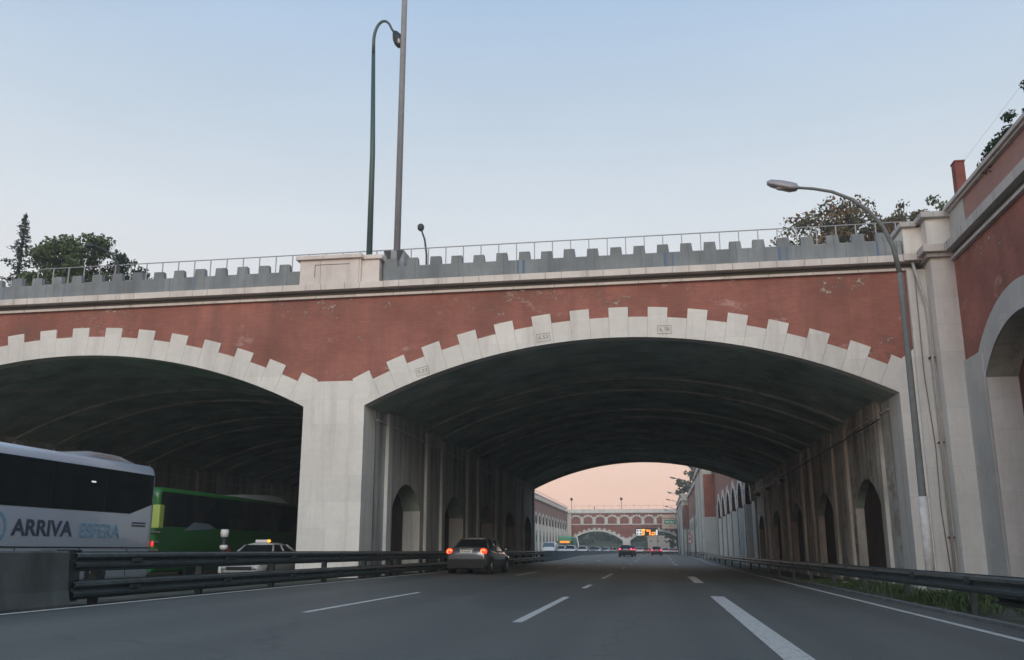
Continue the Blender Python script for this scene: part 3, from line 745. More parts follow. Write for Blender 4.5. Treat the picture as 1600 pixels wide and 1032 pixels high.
mb = MB(); mb.box(-24, 8, Yb+.0, Yb+.05, 13.0, 13.06, 'rail_paint')
for k in range(16): mb.box(-23.9+2*k, -23.84+2*k, Yb, Yb+.05, 12.1, 13.6 if k % 2 else 13.05, 'rail_paint')
mb.build('railing', fb, True)
mb = MB(); mb.box(-24, 8, Yb+8, Yb+9, 7.2, 11.0, 'concrete'); mb.build('rear_face', fb, True)

# ------------------------------------------------------------------ barriers
def wprof(xc, sgn, zt, hgt):       # W-beam profile points (x, z)
    a = []
    for t, dx in ((0, .0), (.06, .0), (.14, .07), (.30, .085), (.40, .03), (.5, .0), (.60, .03), (.70, .085), (.86, .07), (.94, 0), (1, 0)):
        a.append((xc+sgn*dx, zt-hgt*t))
    return a
def wbeam(mb, xc, sgn, y0, y1, ztf, hgt, mat, step=4.0):
    ys = []; y = y0
    while y < y1: ys.append(y); y += step
    ys.append(y1); rings = []
    for y in ys:
        p = wprof(xc, sgn, ztf(y), hgt); back = [(x-sgn*.015, z) for x, z in p][::-1]
        rings.append([(x, y, z) for x, z in p] + [(x, y, z) for x, z in back])
    mb.loft(rings, mat, cap=True, smooth=False)
gr = thing('right_guardrail', 'dull steel crash barrier with a single beam on posts along the right verge', 'guardrail', (5.95, 40, -.1))
zr = lambda y: .68 + gz(5.95, y) + .10
mb = MB(); wbeam(mb, 5.98, -1, 6, 254, lambda y: .67 + rise(y), .36, 'galv'); 
for y in [7.6+4.0*k for k in range(16)]:
    mb.box(5.895, 5.93, y-.16, y+.16, .50+rise(y), .62+rise(y), 'galv_dark')
    for dy in (-.1, .1): mb.ell((5.90, y+dy, .49), (.02, .02, .02), 'dark_metal', 6, 4)
mb.build('upper_beam', gr, True)
mb = MB(); wbeam(mb, 6.22, -1, 6, 18.9, lambda y: .33, .2, 'galv_dark'); mb.build('lower_beam', gr, True)
mb = MB(); y = 10.0
while y < 250:
    mb.step(); z = gz(6.1, y); mb.box(6.02, 6.14, y-.04, y+.04, z-.3, .62+rise(y), 'galv_dark'); y += 4.95 if y < 60 else 8
mb.build('post', gr, True, split=True)
gl = thing('median_guardrail', 'dark double beam steel crash barrier between the road and the central pier', 'guardrail', (-9.95, 48, .2))
for zt in (1.09, .60):
    mb = MB(); wbeam(mb, -9.98, 1, 15.1, 84.5, lambda y, zt=zt: zt, .31, 'galv')
    for y in [17.0+4.0*k for k in range(16)]:
        mb.box(-9.93, -9.885, y-.16, y+.16, zt-.19, zt-.12, 'galv_dark'); mb.ell((-9.93, y, zt-.155), (.07, .03, .03), 'dark_metal', 6, 4)
    mb.build('beam', gl, True)
for zt in (1.05, .56):
    mb = MB(); wbeam(mb, -10.3, -1, 15.1, 84.5, lambda y, zt=zt: zt, .31, 'galv_dark'); mb.build('rear_beam', gl, True)
mb = MB(); y = 16.0
while y < 84: mb.step(); mb.box(-10.2, -10.06, y-.06, y+.06, .0, 1.02, 'galv_dark'); y += 4.0
mb.build('post', gl, True, split=True)
mb = MB(); mb.box(-10.28, -9.98, 14.6, 15.3, .25, 1.12, 'galv_dark'); mb.build('end_cap', gl, True)
def jersey(name, label, y0, y1, x, zt, mat, group=None):
    mb = MB(); ys = [y for y in range(int(y0), int(y1)+1, 6)] + [y1]; rings = []
    for y in ys:
        r_ = rise(y); pr = [(-.22, -.1), (-.22, .12), (-.15, .35), (-.10, zt-.03), (-.07, zt), (.07, zt), (.10, zt-.03), (.15, .35), (.22, .12), (.22, -.1)]
        rings.append([(x+a, y, b+.1+r_ if b < zt-.2 else b+r_*.0) for a, b in pr])
    mb.loft(rings, mat, smooth=False)
    o = mb.build(name); tag(o, label, 'barrier'); return o
jersey('concrete_barrier', 'weathered dark concrete barrier at the left edge of the photo before the steel rail', -14, 14.9, -10.05, 1.10, 'concrete_dirty')
jersey('concrete_barrier', 'long blue grey concrete median barrier beyond the tunnel with cars behind it', 84.6, 300, -10.2, 1.12, 'concrete_blue')

# ------------------------------------------------------------------ lamps
def lamp_curved(loc, label, h=8.4, reach=3.0, group=None, flip=1, mat='lamp_metal', head_mat='lamp_metal'):
    t = thing('street_lamp', label, 'street lamp', loc, 0, group)
    mb = MB(); mb.tube([(0, 0, 0), (0, 0, .5)], [.13, .13], mat, 12); mb.tube([(0, 0, .5), (0, 0, h*.33), (0, 0, h*.66), (0, 0, h*.9), (0, 0, h)], [.105, .095, .085, .077, .075], mat, 12); mb.build('pole', t)
    mb = MB(); pts = []; 
    for s, dz in ((0, 0), (.10, .75), (.32, 1.35), (.68, 1.85), (1.1, 2.2), (1.6, 2.45), (2.1, 2.57), (2.55, 2.63)):
        pts.append((-flip*s*reach/3.0, 0, h+dz))
    mb.tube(pts, [.072, .066, .06, .055, .05, .045, .042, .04], mat, 10); mb.build('arm', t)
    hx = -flip*2.5*reach/3.0; hz = h+2.62; mb = MB()
    rings = []
    for s, wy, zt, zb in ((0, .05, .04, -.04), (.06, .13, .10, -.09), (.25, .16, .13, -.13), (.5, .155, .15, -.09), (.75, .13, .15, -.04), (.86, .07, .10, .0)):
        rings.append([(hx-flip*s, -wy, zb+hz+s*.16+.03), (hx-flip*s, -wy*.95, (zt+zb)/2+hz+s*.16), (hx-flip*s, -wy*.6, zt+hz+s*.16), (hx-flip*s, wy*.6, zt+hz+s*.16), (hx-flip*s, wy*.95, (zt+zb)/2+hz+s*.16), (hx-flip*s, wy, zb+hz+s*.16+.03)])
    mb.loft(rings, head_mat); hd = mb.build('lamp_head', t)
    mb = MB(); mb.ell((hx-flip*.42, 0, hz+.02), (.22, .11, .07), 'lamp_glass', 10, 6); mb.build('lens', hd)
    return t
plain('head_grey', (.32, .31, .33), .45, .1, var=.1)
nl = lamp_curved((6.75, 25.2, -.15), 'grey street lamp with a long curved arm on the near right verge', 8.55, 2.95, head_mat='head_grey')
# white painted foot and conduit of the near lamp
mb = MB(); mb.tube([(0, 0, -.05), (0, 0, 2.6)], .118, 'pipe_base', 12); mb.build('painted_foot', nl)
pp = thing('drain_pipe', 'thin pale drainpipe with a loose cable running down beside the corner pilaster', 'pipe', (9.45, 32.7, 0))
mb = MB(); mb.tube([(9.2, 32.7, 11.0), (9.3, 32.62, 10.4), (9.52, 32.62, 9.3), (9.5, 32.62, -.2)], .055, 'pipe', 8); mb.build('downpipe', pp, True)
mb = MB(); mb.tube([(9.25, 32.7, 10.6), (9.22, 32.72, 7), (9.34, 32.72, 4.5), (9.30, 32.72, 2.5), (9.42, 32.72, 0)], .018, 'cable', 5); mb.build('loose_cable', pp, True)
mb = MB()
for z in (1.5, 4.6, 7.5): mb.box(9.43, 9.6, 32.6, 32.82, z, z+.05, 'dark_metal')
mb.build('brackets', pp, True)
for i, y in enumerate((132, 166, 189, 219, 238)):
    ds = ('nearest of the thin street lamps beyond the tunnel, highest in the opening', 'second nearest thin street lamp beyond the tunnel on the right',
          'third thin street lamp beyond the tunnel on the right', 'fourth thin street lamp beyond the tunnel, low over the green road sign', 'farthest thin street lamp on the right, just before the distant bridge')[i]
    t = lamp_curved((5.2, y, .2), ds, 8.1, 2.75, 'thin street lamps beyond the tunnel')
# tall lamp and mast on the bridge
tl = thing('tall_street_lamp', 'tall slim green lamp pole bent over at the top behind the stone pedestal', 'street lamp', (-11.0, 34, 11.0))
mb = MB(); mb.tube([(0, 0, 0), (-.03, 0, 6), (-.16, 0, 10.6)], [.13, .11, .08], 'green_metal', 12); mb.build('pole', tl)
mb = MB(); mb.tube([(-.16, 0, 10.6)] + [(.25-.42*math.cos(R(k*12)), 0, 11.2+.92*math.sin(R(k*12))) for k in range(0, 13)] + [(.74, 0, 11.5)], [.08] + [.072-.002*k for k in range(13)] + [.045], 'green_metal', 10); mb.build('arm', tl)
mb = MB(); rings = []
ax = Vector((.42, 0, -.9)).normalized(); sd_ = Vector((ax.z, 0, -ax.x)); 
for s, rr in ((0, .05), (.1, .13), (.35, .22), (.6, .24), (.78, .19), (.9, .06)):
    c = Vector((.72, 0, 11.6)) + ax*s
    rings.append([tuple(c + sd_*rr*math.cos(a*math.pi/5) + Vector((0, 1, 0))*rr*.8*math.sin(a*math.pi/5)) for a in range(10)])
mb.loft(rings, 'dark_metal'); hd = mb.build('lamp_head', tl)
mb = MB(); mb.ell((.98, -.05, 11.05), (.13, .15, .2), 'lamp_glass', 10, 6); mb.build('lens', hd)
ms = thing('tall_mast', 'very tall tapering grey steel mast on a square riveted base on the bridge', 'mast', (-9.75, 33.6, 11.0))
mb = MB(); mb.tube([(0, 0, 1.0), (0.0, 0, 14), (0, 0, 30)], [.135, .115, .09], 'mast_metal', 14); mb.build('pole', ms)
mb = MB(); mb.box(-.42, .42, -.42, .42, 0, 1.5, 'mast_metal'); mb.build('base_box', ms, bevel=.03)
mb = MB()
for sx in (-1, 1):
    mb.prism([(sx*.12, -.44, 1.5), (sx*.4, -.44, 1.5), (sx*.12, -.44, .85)], (0, .03, 0), 'dark_metal')
mb.build('gusset', ms)
sl = thing('small_street_lamp', 'small dark lamp on a leaning curved pole behind the bridge railing', 'street lamp', (-20.3, 80, 11.0))
mb = MB(); mb.tube([(0, 0, 0), (0, 0, 14), (-.05, 0, 17), (-.25, 0, 18.5), (-.6, 0, 19.5)], [.12, .11, .10, .09, .08], 'dark_metal', 8); mb.build('pole', sl)
mb = MB(); mb.ell((-.66, 0, 19.75), (.34, .34, .38), 'dark_metal', 10, 8); mb.build('lamp_head', sl)
s2 = thing('curved_street_lamp', 'dark arched lamp pole half hidden by the left trees behind the parapet', 'street lamp', (-21.8, 34.0, 11.0))
mb = MB(); mb.tube([(0, 0, 0), (0, 0, 1.1), (-.12, 0, 1.75), (-.45, 0, 2.25), (-.9, 0, 2.5), (-1.25, 0, 2.62)], [.06, .055, .05, .045, .04, .035], 'dark_metal', 8); mb.build('pole', s2)
mb = MB(); mb.ell((-1.5, 0, 2.66), (.28, .12, .09), 'dark_metal', 10, 6); mb.build('lamp_head', s2)
for x, ds in ((-23.0, 'ball-topped lamp post at the left end of the distant bridge'), (-9.3, 'ball-topped lamp post above the central pier of the distant bridge')):
    t = thing('globe_lamp', ds, 'street lamp', (x, Yb+3, 11.3), group='globe lamps on the distant bridge')
    mb = MB(); mb.tube([(0, 0, 0), (0, 0, 3.4)], .07, 'dark_metal', 8); mb.build('pole', t)
    mb = MB(); mb.ell((0, 0, 3.7), (.38, .38, .42), 'dark_metal', 10, 8); mb.build('globe', t)

# ------------------------------------------------------------------ signs
vm = thing('message_board', 'dark electronic message board with glowing orange text and white symbols on the distant bridge', 'sign', (-2.5, Yb-1.2, 4.7))
mb = MB(); mb.box(-5.45, .35, Yb-1.4, Yb-.7, 4.95, 7.05, 'black'); mb.build('cabinet', vm, True, bevel=.05)
mb = MB(); mb.box(-5.35, -3.95, Yb-1.42, Yb-1.4, 5.1, 6.7, 'led_white'); o = mb.build('left_symbol', vm, True)
mb = MB()
for a in (-5.15, -4.45):
    for b in (5.3, 6.1): mb.box(a-.03, a+.36, Yb-1.45, Yb-1.42, b, b+.4, 'black')
mb.build('symbol_squares', vm, True)
mb = MB(); rnd = random.Random(5)
for a, b, c_, d_, m_ in ((-3.9, -3.0, 6.35, 6.75, 'led_amber'), (-3.85, -3.45, 5.1, 6.35, 'led_orange'), (-3.4, -3.2, 5.2, 6.35, 'led_amber'), (-2.7, -1.6, 6.1, 6.6, 'led_orange'), (-2.0, -1.55, 5.1, 6.1, 'led_orange'),
                         (-1.35, -.95, 5.1, 5.45, 'led_amber'), (-1.35, -.95, 5.6, 6.0, 'led_orange'), (-.85, -.4, 5.1, 5.45, 'led_orange'), (-.85, -.4, 5.6, 6.0, 'led_amber'), (-2.6, -2.3, 6.3, 6.6, 'led_amber')):
    mb.box(a, b, Yb-1.42, Yb-1.4, c_, d_, m_)
mb.build('glowing_text', vm, True)
mb = MB(); mb.prism([(-.25, Yb-1.42, 5.1), (.0, Yb-1.42, 5.15), (.2, Yb-1.42, 5.1), (.25, Yb-1.42, 5.9), (.3, Yb-1.42, 6.4), (0, Yb-1.42, 6.7), (-.2, Yb-1.42, 6.2), (-.3, Yb-1.42, 5.7)], (0, .02, 0), 'led_white'); mb.build('right_symbol', vm, True)
mb = MB(); mb.box(-5.2, -5.1, Yb-1, Yb-.9, 0, 5, 'galv_dark'); mb.box(.05, .15, Yb-1, Yb-.9, 0, 5, 'galv_dark'); mb.build('legs', vm, True)
gs = thing('direction_sign', 'cream road sign with a green panel and small red arrow, beside the far tower', 'sign', (3.6, Yb-3, 5.0))
mb = MB(); mb.box(1.5, 5.6, Yb-3.1, Yb-2.9, 6.8, 9.4, 'sign_cream'); mb.build('board', gs, True)
mb = MB(); mb.box(1.4, 5.5, Yb-3.1, Yb-2.9, 9.55, 10.4, 'sign_cream'); mb.build('top_board', gs, True)
mb = MB(); mb.box(2.1, 5.2, Yb-3.14, Yb-3.1, 8.0, 9.1, 'sign_green'); mb.build('green_panel', gs, True)
mb = MB()
for x0_, x1_, z0_ in ((2.3, 2.55, 8.6), (2.65, 3.3, 8.62), (3.5, 4.2, 8.6), (4.4, 4.95, 8.62), (2.5, 3.2, 8.25), (3.4, 4.6, 8.25)): mb.box(x0_, x1_, Yb-3.16, Yb-3.14, z0_, z0_+.16, 'sign_white')
mb.build('panel_writing', gs, True)
mb = MB(); mb.prism([(3.55, Yb-3.14, 7.7), (3.75, Yb-3.14, 7.7), (3.75, Yb-3.14, 7.45), (3.95, Yb-3.14, 7.45), (3.65, Yb-3.14, 7.1), (3.35, Yb-3.14, 7.45), (3.55, Yb-3.14, 7.45)], (0, .03, 0), 'sign_red'); mb.build('arrow', gs, True)
mb = MB(); mb.tube([(5.3, Yb-2.8, 0), (5.3, Yb-2.8, 10.3)], .14, 'galv_dark', 8); mb.box(1.4, 5.4, Yb-2.88, Yb-2.75, 9.45, 9.55, 'galv_dark'); mb.build('gantry_arm', gs, True)
ws = thing('warning_sign', 'red bordered triangular road sign above a small round one before the far tower', 'road sign', (5.75, 173, .2))
mb = MB(); mb.tube([(5.85, 173, .1), (5.85, 173, 4.3)], .05, 'galv_dark', 8); mb.build('post', ws, True)
mb = MB(); mb.prism([(5.25, 172.9, 3.3), (6.45, 172.9, 3.3), (5.85, 172.9, 4.35)], (0, .04, 0), 'sign_red'); tr_ = mb.build('triangle', ws, True)
mb = MB(); mb.prism([(5.5, 172.87, 3.43), (6.2, 172.87, 3.43), (5.85, 172.87, 4.05)], (0, .03, 0), 'sign_white'); mb.prism([(5.72, 172.85, 3.48), (5.82, 172.85, 3.48), (6.0, 172.85, 3.8), (5.9, 172.85, 3.8)], (0, .02, 0), 'black'); mb.build('symbol', tr_, True)
mb = MB(); mb.prism([(5.85+.42*math.cos(a*math.pi/8), 172.9, 2.75+.42*math.sin(a*math.pi/8)) for a in range(16)], (0, .04, 0), 'sign_red'); di = mb.build('disc', ws, True)
mb = MB(); mb.prism([(5.85+.25*math.cos(a*math.pi/8), 172.87, 2.75+.25*math.sin(a*math.pi/8)) for a in range(16)], (0, .03, 0), 'sign_white'); mb.build('disc_centre', di, True)
# banded marker post in the opposite carriageway
bpst = thing('banded_post', 'white post with dark bands standing in front of the green bus', 'post', (-16.9, 35.2, 0))
mb = MB(); mb.tube([(-16.9, 35.2, 0), (-16.9, 35.2, 1.95)], .10, 'dark_metal', 12); mb.build('post', bpst, True)
mb = MB()
for a, b in ((.15, .5), (.75, 1.05), (1.15, 1.32), (1.62, 1.92)): mb.tube([(-16.9, 35.2, a), (-16.9, 35.2, (a+b)/2), (-16.9, 35.2, b)], [.14, .165, .15], 'sign_white', 12)
mb.build('white_bands', bpst, True)
wp = thing('white_leaning_pole', 'thin white leaning pole beside the oncoming green bus', 'pole', (-16.2, 195, .3))
mb = MB(); mb.tube([(-15.95, 195, .2), (-16.05, 195, 2.3), (-16.4, 195, 4.2)], [.2, .17, .12], 'sign_white', 8); mb.build('pole', wp, True)

# ------------------------------------------------------------------ vehicles
def wheel_parts(t, x, y, r=.32, wd=.2):
    mb = MB(); s = 1 if x > 0 else -1
    mb.tube([(x-s*wd, y, r), (x-s*.02, y, r), (x, y, r)], [r, r, r-.03], 'rubber', 20); ty = mb.build('wheel', t)
    mb = MB(); mb.tube([(x-s*.01, y, r), (x+s*.012, y, r)], [r*.62, r*.58], 'chrome', 16); mb.build('rim', ty)
def car_model(name, label, paint, kind='sedan', L_=4.5, W=1.78, Hh=1.45, lights='tail_off', core=None, group=None):
    """car pointing +Y, centred at origin, rear at -L/2"""
    t = thing(name, label, 'car', group=group); hl = L_/2; hw = W/2
    mb = MB()
    if kind == 'sedan': st = [(-hl, .46, .78, .86), (-hl+.05, .30, 1.02, .92), (-hl+.25, .24, 1.09, .97), (-hl+.9, .20, 1.05, 1.0), (-.4, .18, .96, 1.0), (.7, .18, .95, 1.0), (hl-1.0, .20, .92, .98), (hl-.35, .22, .80, .93), (hl-.06, .28, .68, .84), (hl, .38, .58, .78)]
    else: st = [(-hl, .46, .78, .88), (-hl+.05, .30, 1.0, .94), (-hl+.3, .24, 1.0, .98), (-.8, .20, .98, 1.0), (.3, .18, .96, 1.0), (hl-.95, .20, .93, .98), (hl-.35, .22, .82, .93), (hl-.06, .28, .68, .84), (hl, .38, .58, .78)]
    rings = []
    for y, zb, zt, k in st:
        w_ = hw*k
        rings.append([(-w_*.80, y, zb), (-w_*.97, y, zb+.10), (-w_, y, (zb+zt)/2), (-w_*.985, y, zt-.14), (-w_*.90, y, zt-.03), (-w_*.55, y, zt+.015), (0, y, zt+.03),
                      (w_*.55, y, zt+.015), (w_*.90, y, zt-.03), (w_*.985, y, zt-.14), (w_, y, (zb+zt)/2), (w_*.97, y, zb+.10), (w_*.80, y, zb)])
    mb.loft(rings, paint); body = mb.build('body', t)
    # greenhouse
    rr, rf = (-hl+.55, hl-1.15) if kind == 'sedan' else (-hl+.10, hl-1.05)
    tr, tf = (-hl+1.42, .50) if kind == 'sedan' else (-hl+.55, .6)
    kt = .62 if kind == 'sedan' else .68
    zb = .95
    def gh(y, z, k): return (y, z, hw*k)
    rows = [(rr, tr, rf, tf)]
    b0 = [(-hw*.90, rr, zb), (hw*.90, rr, zb), (hw*.90, rf, zb-.03), (-hw*.90, rf, zb-.03)]
    t0 = [(-hw*kt, tr, Hh-.07), (hw*kt, tr, Hh-.07), (hw*(kt+.02), tf, Hh-.07), (-hw*(kt+.02), tf, Hh-.07)]
    mb = MB(); mb.add(b0+t0, [(0,1,5,4), (1,2,6,5), (2,3,7,6), (3,0,4,7), (4,5,6,7)], 'glass'); mb.build('windows', t)
    mb = MB(); rings = []
    for u in (0, .12, .35, .65, .88, 1):
        y = tr + (tf-tr)*u; e = .0 if 0 < u < 1 else -.03; k = .69
        q = kt+.035; rings.append([(-hw*q, y, Hh-.10), (-hw*(q-.07), y, Hh-.04+e), (-hw*.3, y, Hh+.015+e), (hw*.3, y, Hh+.015+e), (hw*(q-.07), y, Hh-.04+e), (hw*q, y, Hh-.10)])
    mb.loft(rings, paint); mb.build('roof', t)
    mb = MB(True)
    def bar(p, q, w_=.035): mb.tube([p, q], w_, paint, 6)
    for s in (-1, 1):
        bar((s*hw*.90, rr, zb), (s*hw*(kt+.01), tr, Hh-.08), .05); bar((s*hw*.90, rf, zb), (s*hw*(kt+.03), tf, Hh-.08), .04)
        ym = (tr+tf)/2-.05; bar((s*hw*.905, ym, zb), (s*hw*(kt+.02), ym, Hh-.08), .03)
    mb.build('pillar', t, split=True)
    # lamps
    for s in (-1, 1):
        mb = MB(); mb.ell((s*hw*.80, -hl+.09, .92), (.16, .10, .13), lights, 12, 8); lo_ = mb.build('tail_light', t)
        if core: 
            mb = MB()
            for a in range(7):
                an = math.pi*.15 + a*math.pi*.7/6*1.6
                mb.ell((s*hw*.80+.085*math.cos(an), -hl+.015, .92+.065*math.sin(an)), (.026, .02, .024), core, 6, 4)
            mb.build('glowing_coil', lo_)
        mb = MB(); mb.ell((s*hw*.74, hl-.12, .66), (.18, .12, .08), 'headlight', 10, 6); mb.build('headlight', t)
        mb = MB(); mb.ell((s*(hw+.10), rf-.45, 1.0), (.10, .06, .07), paint, 8, 6); mb.build('wing_mirror', t)
    mb = MB(); mb.box(-.26, .26, -hl-.02, -hl+.02, .86, .97, 'plate'); pl = mb.build('number_plate', t)
    mb = MB()
    for k in range(7): mb.box(-.22+k*.062, -.185+k*.062, -hl-.024, -hl-.02, .885, .945, 'plate_ink')
    mb.build('plate_writing', pl)
    mb = MB(); mb.box(-hw*.82, hw*.82, -hl-.03, -hl+.1, .60, .74, paint); mb.box(-hw*.88, hw*.88, -hl-.02, -hl+.4, .24, .595, 'rubber'); mb.build('bumper', t, bevel=.03)
    mb = MB(); mb.box(-.5, .5, hl-.06, hl+.012, .42, .55, 'black'); mb.build('grille', t)
    for y in (-hl+.85, hl-.85):
        for s in (-1, 1):
            mb = MB(); mb.tube([(s*(hw-.01), y, .33), (s*(hw+.004), y, .33)], .39, 'black', 20); mb.build('wheel_arch', t)
            wheel_parts(t, s*(hw+.012), y)
    return t
sv = car_model('silver_saloon_car', 'silver saloon car with glowing red tail lights in the left lane inside the tunnel', 'silver_paint', 'sedan', Hh=1.50, L_=4.65, W=1.8, lights='tail', core='tail_core')
mb = MB(); mb.box(-.30, .30, -2.29, -2.26, 1.0, 1.03, 'chrome'); mb.build('boot_trim', sv)
mb = MB()
for s in (-1, 1): mb.box(s*.55-.10, s*.55+.10, -2.28, -2.2, .24, .30, 'chrome')
mb.build('exhaust_trim', sv)
sv.location = (-7.70, 40.9, gz(-7.7, 41)); sv.rotation_euler = (0, 0, R(-3.5))
plain('tunnel_grey_paint', (.36, .37, .38), .22, .7, coat=1)
bk_ = car_model('black_hatchback', 'black hatchback with bright red tail lights driving away beyond the tunnel', 'black_paint', 'hatch', L_=4.1, W=1.74, Hh=1.45, lights='tail_pink', core=None)
bk_.location = (-3.95, 122, gz(-3.9, 122))
def place(o, x, y, rz=0): o.location = (x, y, gz(x, y)); o.rotation_euler = (0, 0, rz)
g1 = dup(bk_, (0,0,0), 0, 'dark car almost hidden behind the black hatchback with one red light showing'); place(g1, -3.85, 133)
rd = car_model('red_hatchback', 'dark red hatchback with pink tail lights in the right lane before the distant bridge', 'red_paint', 'hatch', L_=4.0, W=1.72, Hh=1.5, lights='tail_pink'); place(rd, -.12, 160)
wh = car_model('white_hatchback', 'pale hatchback with red lights just right of the black hatchback', 'white_paint', 'hatch', L_=4.1, W=1.74, Hh=1.5, lights='tail_off'); place(wh, -3.9, 215)
g = dup(wh, (0,0,0), 0, 'tiny white car at the foot of the distant bridge pier'); place(g, -2.6, 272)
rest = [(1.9, 226, 'leftmost of three small pale cars on the far right before the distant bridge'), (3.3, 245, 'middle one of three small pale cars on the far right before the distant bridge'), (4.6, 252, 'rightmost of three small pale cars on the far right beside the wall')]
for x, y, ds in rest:
    g = dup(wh, (0,0,0), 0, ds); place(g, x, y)
grc = car_model('grey_hatchback', 'grey car below the message board, farther than the white hatchback', 'grey_paint', 'hatch', L_=4.1, W=1.74, Hh=1.47, lights='tail'); place(grc, -3.1, 262)
# oncoming traffic
oc = []
spec = [(-15.9, 158, 'small white car next to the oncoming van, at the exit of the tunnel', wh), (-13.6, 150, 'small pale car in the gap between the oncoming van and the green bus', wh),
        (-15.7, 165, 'dark oncoming car directly in front of the green bus', grc), (-13.4, 172, 'pale oncoming car in front of the green bus on its right', wh),
        (-13.0, 196, 'silver oncoming car in the queue just right of the white leaning pole', sv), (-13.1, 208, 'white oncoming car, second to the right of the white leaning pole', wh),
        (-12.6, 220, 'silver oncoming car in the middle of the queue behind the barrier', sv), (-12.3, 231, 'pale oncoming car, fourth to the right of the white leaning pole', wh),
        (-12.0, 243, 'grey oncoming car near the right end of the queue behind the barrier', grc), (-11.9, 262, 'tiny white oncoming car passing under the left arch of the distant bridge', wh),
        (-12.2, 278, 'tiny silver oncoming car beyond the distant bridge', sv)]
for x, y, ds, src in spec:
    g = dup(src, (0,0,0), math.pi, ds); g['group'] = 'oncoming cars behind the median barrier'
    g.location = (x, y, gz(x, y)+.12)
# van, white
vn = thing('white_van', 'pale oncoming van with a wide windscreen just outside the tunnel exit on the left', 'van', (-15.3, 136, .3), math.pi)
mb = MB(); rings = []
for y, zt, k in ((-2.4, 1.85, .92), (-2.3, 2.0, 1), (0, 2.02, 1), (1.2, 2.0, .98), (1.75, 1.35, .96), (2.4, 1.05, .9), (2.5, .7, .85)):
    w_ = .98*k; rings.append([(-w_*.9, y, .25), (-w_, y, .5), (-w_, y, zt-.6 if zt > 1.5 else zt-.2), (-w_*.86, y, zt-.08), (-w_*.6, y, zt), (w_*.6, y, zt), (w_*.86, y, zt-.08), (w_, y, zt-.6 if zt > 1.5 else zt-.2), (w_, y, .5), (w_*.9, y, .25)])
mb.loft(rings, 'white_paint'); mb.build('body', vn)
mb = MB(); mb.add([(-.72, 1.30, 1.93), (.72, 1.30, 1.93), (.88, 1.80, 1.30), (-.88, 1.80, 1.30)], [(0,1,2,3)], 'glass_sky'); mb.build('windscreen', vn)
mb = MB()
for s in (-1, 1): mb.ell((s*.75, 2.42, .75), (.16, .1, .11), 'headlight', 8, 6)
mb.build('headlights', vn)
for y in (-1.5, 1.6):
    for s in (-1, 1): wheel_parts(vn, s*.99, y, .34)
# taxi
plain('taxi_paint', (.42, .43, .43), .4, 0, coat=.2)
tx = car_model('white_taxi', 'white taxi with a lit orange roof sign at the foot of the central pier', 'taxi_paint', 'sedan', L_=4.5, W=1.8, Hh=1.43, lights='tail_off')
tx.rotation_euler = (0, 0, math.pi); tx.location = (-15.5, 35.9, -.03)
mb = MB(); mb.box(-.24, .26, .2, .34, 1.45, 1.56, 'plate'); ts = mb.build('roof_sign', tx, bevel=.02)
mb = MB(); mb.ell((-.27, .25, 1.51), (.075, .08, .055), 'indicator', 10, 6); mb.build('orange_light', ts)

# white coach
cb = thing('white_coach', 'white coach with dark windows and blue lettering passing on the opposite carriageway at far left', 'coach', (-15.95, 20, .05))
def busbody(mb, x0, x1, y0, y1, z0, z1, mat, rad=.22, nose=.12):
    rings = []
    for y, k, dz in ((y0, nose, .25), (y0+.08, nose*.4, .08), (y0+.25, 0, 0), ((y0+y1)/2, 0, 0), (y1-.25, 0, 0), (y1-.08, nose*.4, .08), (y1, nose, .25)):
        a, b = x0+k, x1-k; zt = z1-dz
        rg = [(a+.08, y, z0), (a, y, z0+.1), (a, y, zt-rad*1.3)]
        rg += [(a+rad*(1-math.cos(t)), y, zt-rad+rad*math.sin(t)) for t in (R(25), R(50), R(75))] + [(a+rad*1.4, y, zt)]
        rg += [(2*((a+b)/2)-p[0], y, p[2]) for p in rg[::-1]]
        rings.append(rg)
    mb.loft(rings, mat)
mb = MB(); busbody(mb, -17.25, -14.70, 13.6, 25.95, .32, 3.55, 'bus_white'); mb.build('body', cb, True)
mb = MB(); X_ = -14.688
mb.prism([(X_, 14.2, 2.12), (X_, 24.6, 2.12), (X_, 25.72, 2.42), (X_, 25.72, 3.27), (X_, 14.2, 3.27)], (-.03, 0, 0), 'glass'); wi = mb.build('side_window', cb, True)
mb = MB()
for y in (16.2, 18.6, 21.0, 23.3): mb.step(); mb.box(X_, X_+.004, y, y+.012, 2.13, 3.26, 'black')
mb.build('window_seam', wi, True, split=True)
mb = MB(); mb.box(-17.0, -14.95, 25.94, 25.965, 1.9, 3.1, 'glass'); mb.build('rear_window', cb, True)
mb = MB(); mb.box(X_-.02, X_+.003, 13.9, 25.8, 1.17, 1.20, 'black'); mb.build('body_line', cb, True)
mb = MB()
for z in (1.77, 1.85): mb.box(X_-.02, X_+.003, 24.75, 25.45, z, z+.045, 'navy')
mb.build('side_vent', cb, True)
mb = MB(); rings = []
for y, z in ((22.2, 3.54), (22.7, 3.66), (23.4, 3.76), (24.6, 3.77), (25.2, 3.68), (25.6, 3.54)):
    rings.append([(-17.0, y, 3.5), (-16.95, y, z-.03), (-16.7, y, z+.02), (-15.4, y, z+.02), (-15.15, y, z-.05), (-15.1, y, 3.5)])
mb.loft(rings, 'grey_paint'); mb.build('roof_unit', cb, True)
mb = MB(True)
for y in (14.9, 17.4, 19.9, 22.4, 24.6): mb.box(X_-.02, X_+.002, y, y+.012, .42, 1.16, 'black')
mb.build('panel_seam', cb, True, split=True)
mb = MB(); mb.box(X_, X_+.003, 22.62, 22.82, 2.86, 2.90, 'led_white'); mb.build('window_glint', cb, True)  # small glowing strip laid on the glass as a bright glint
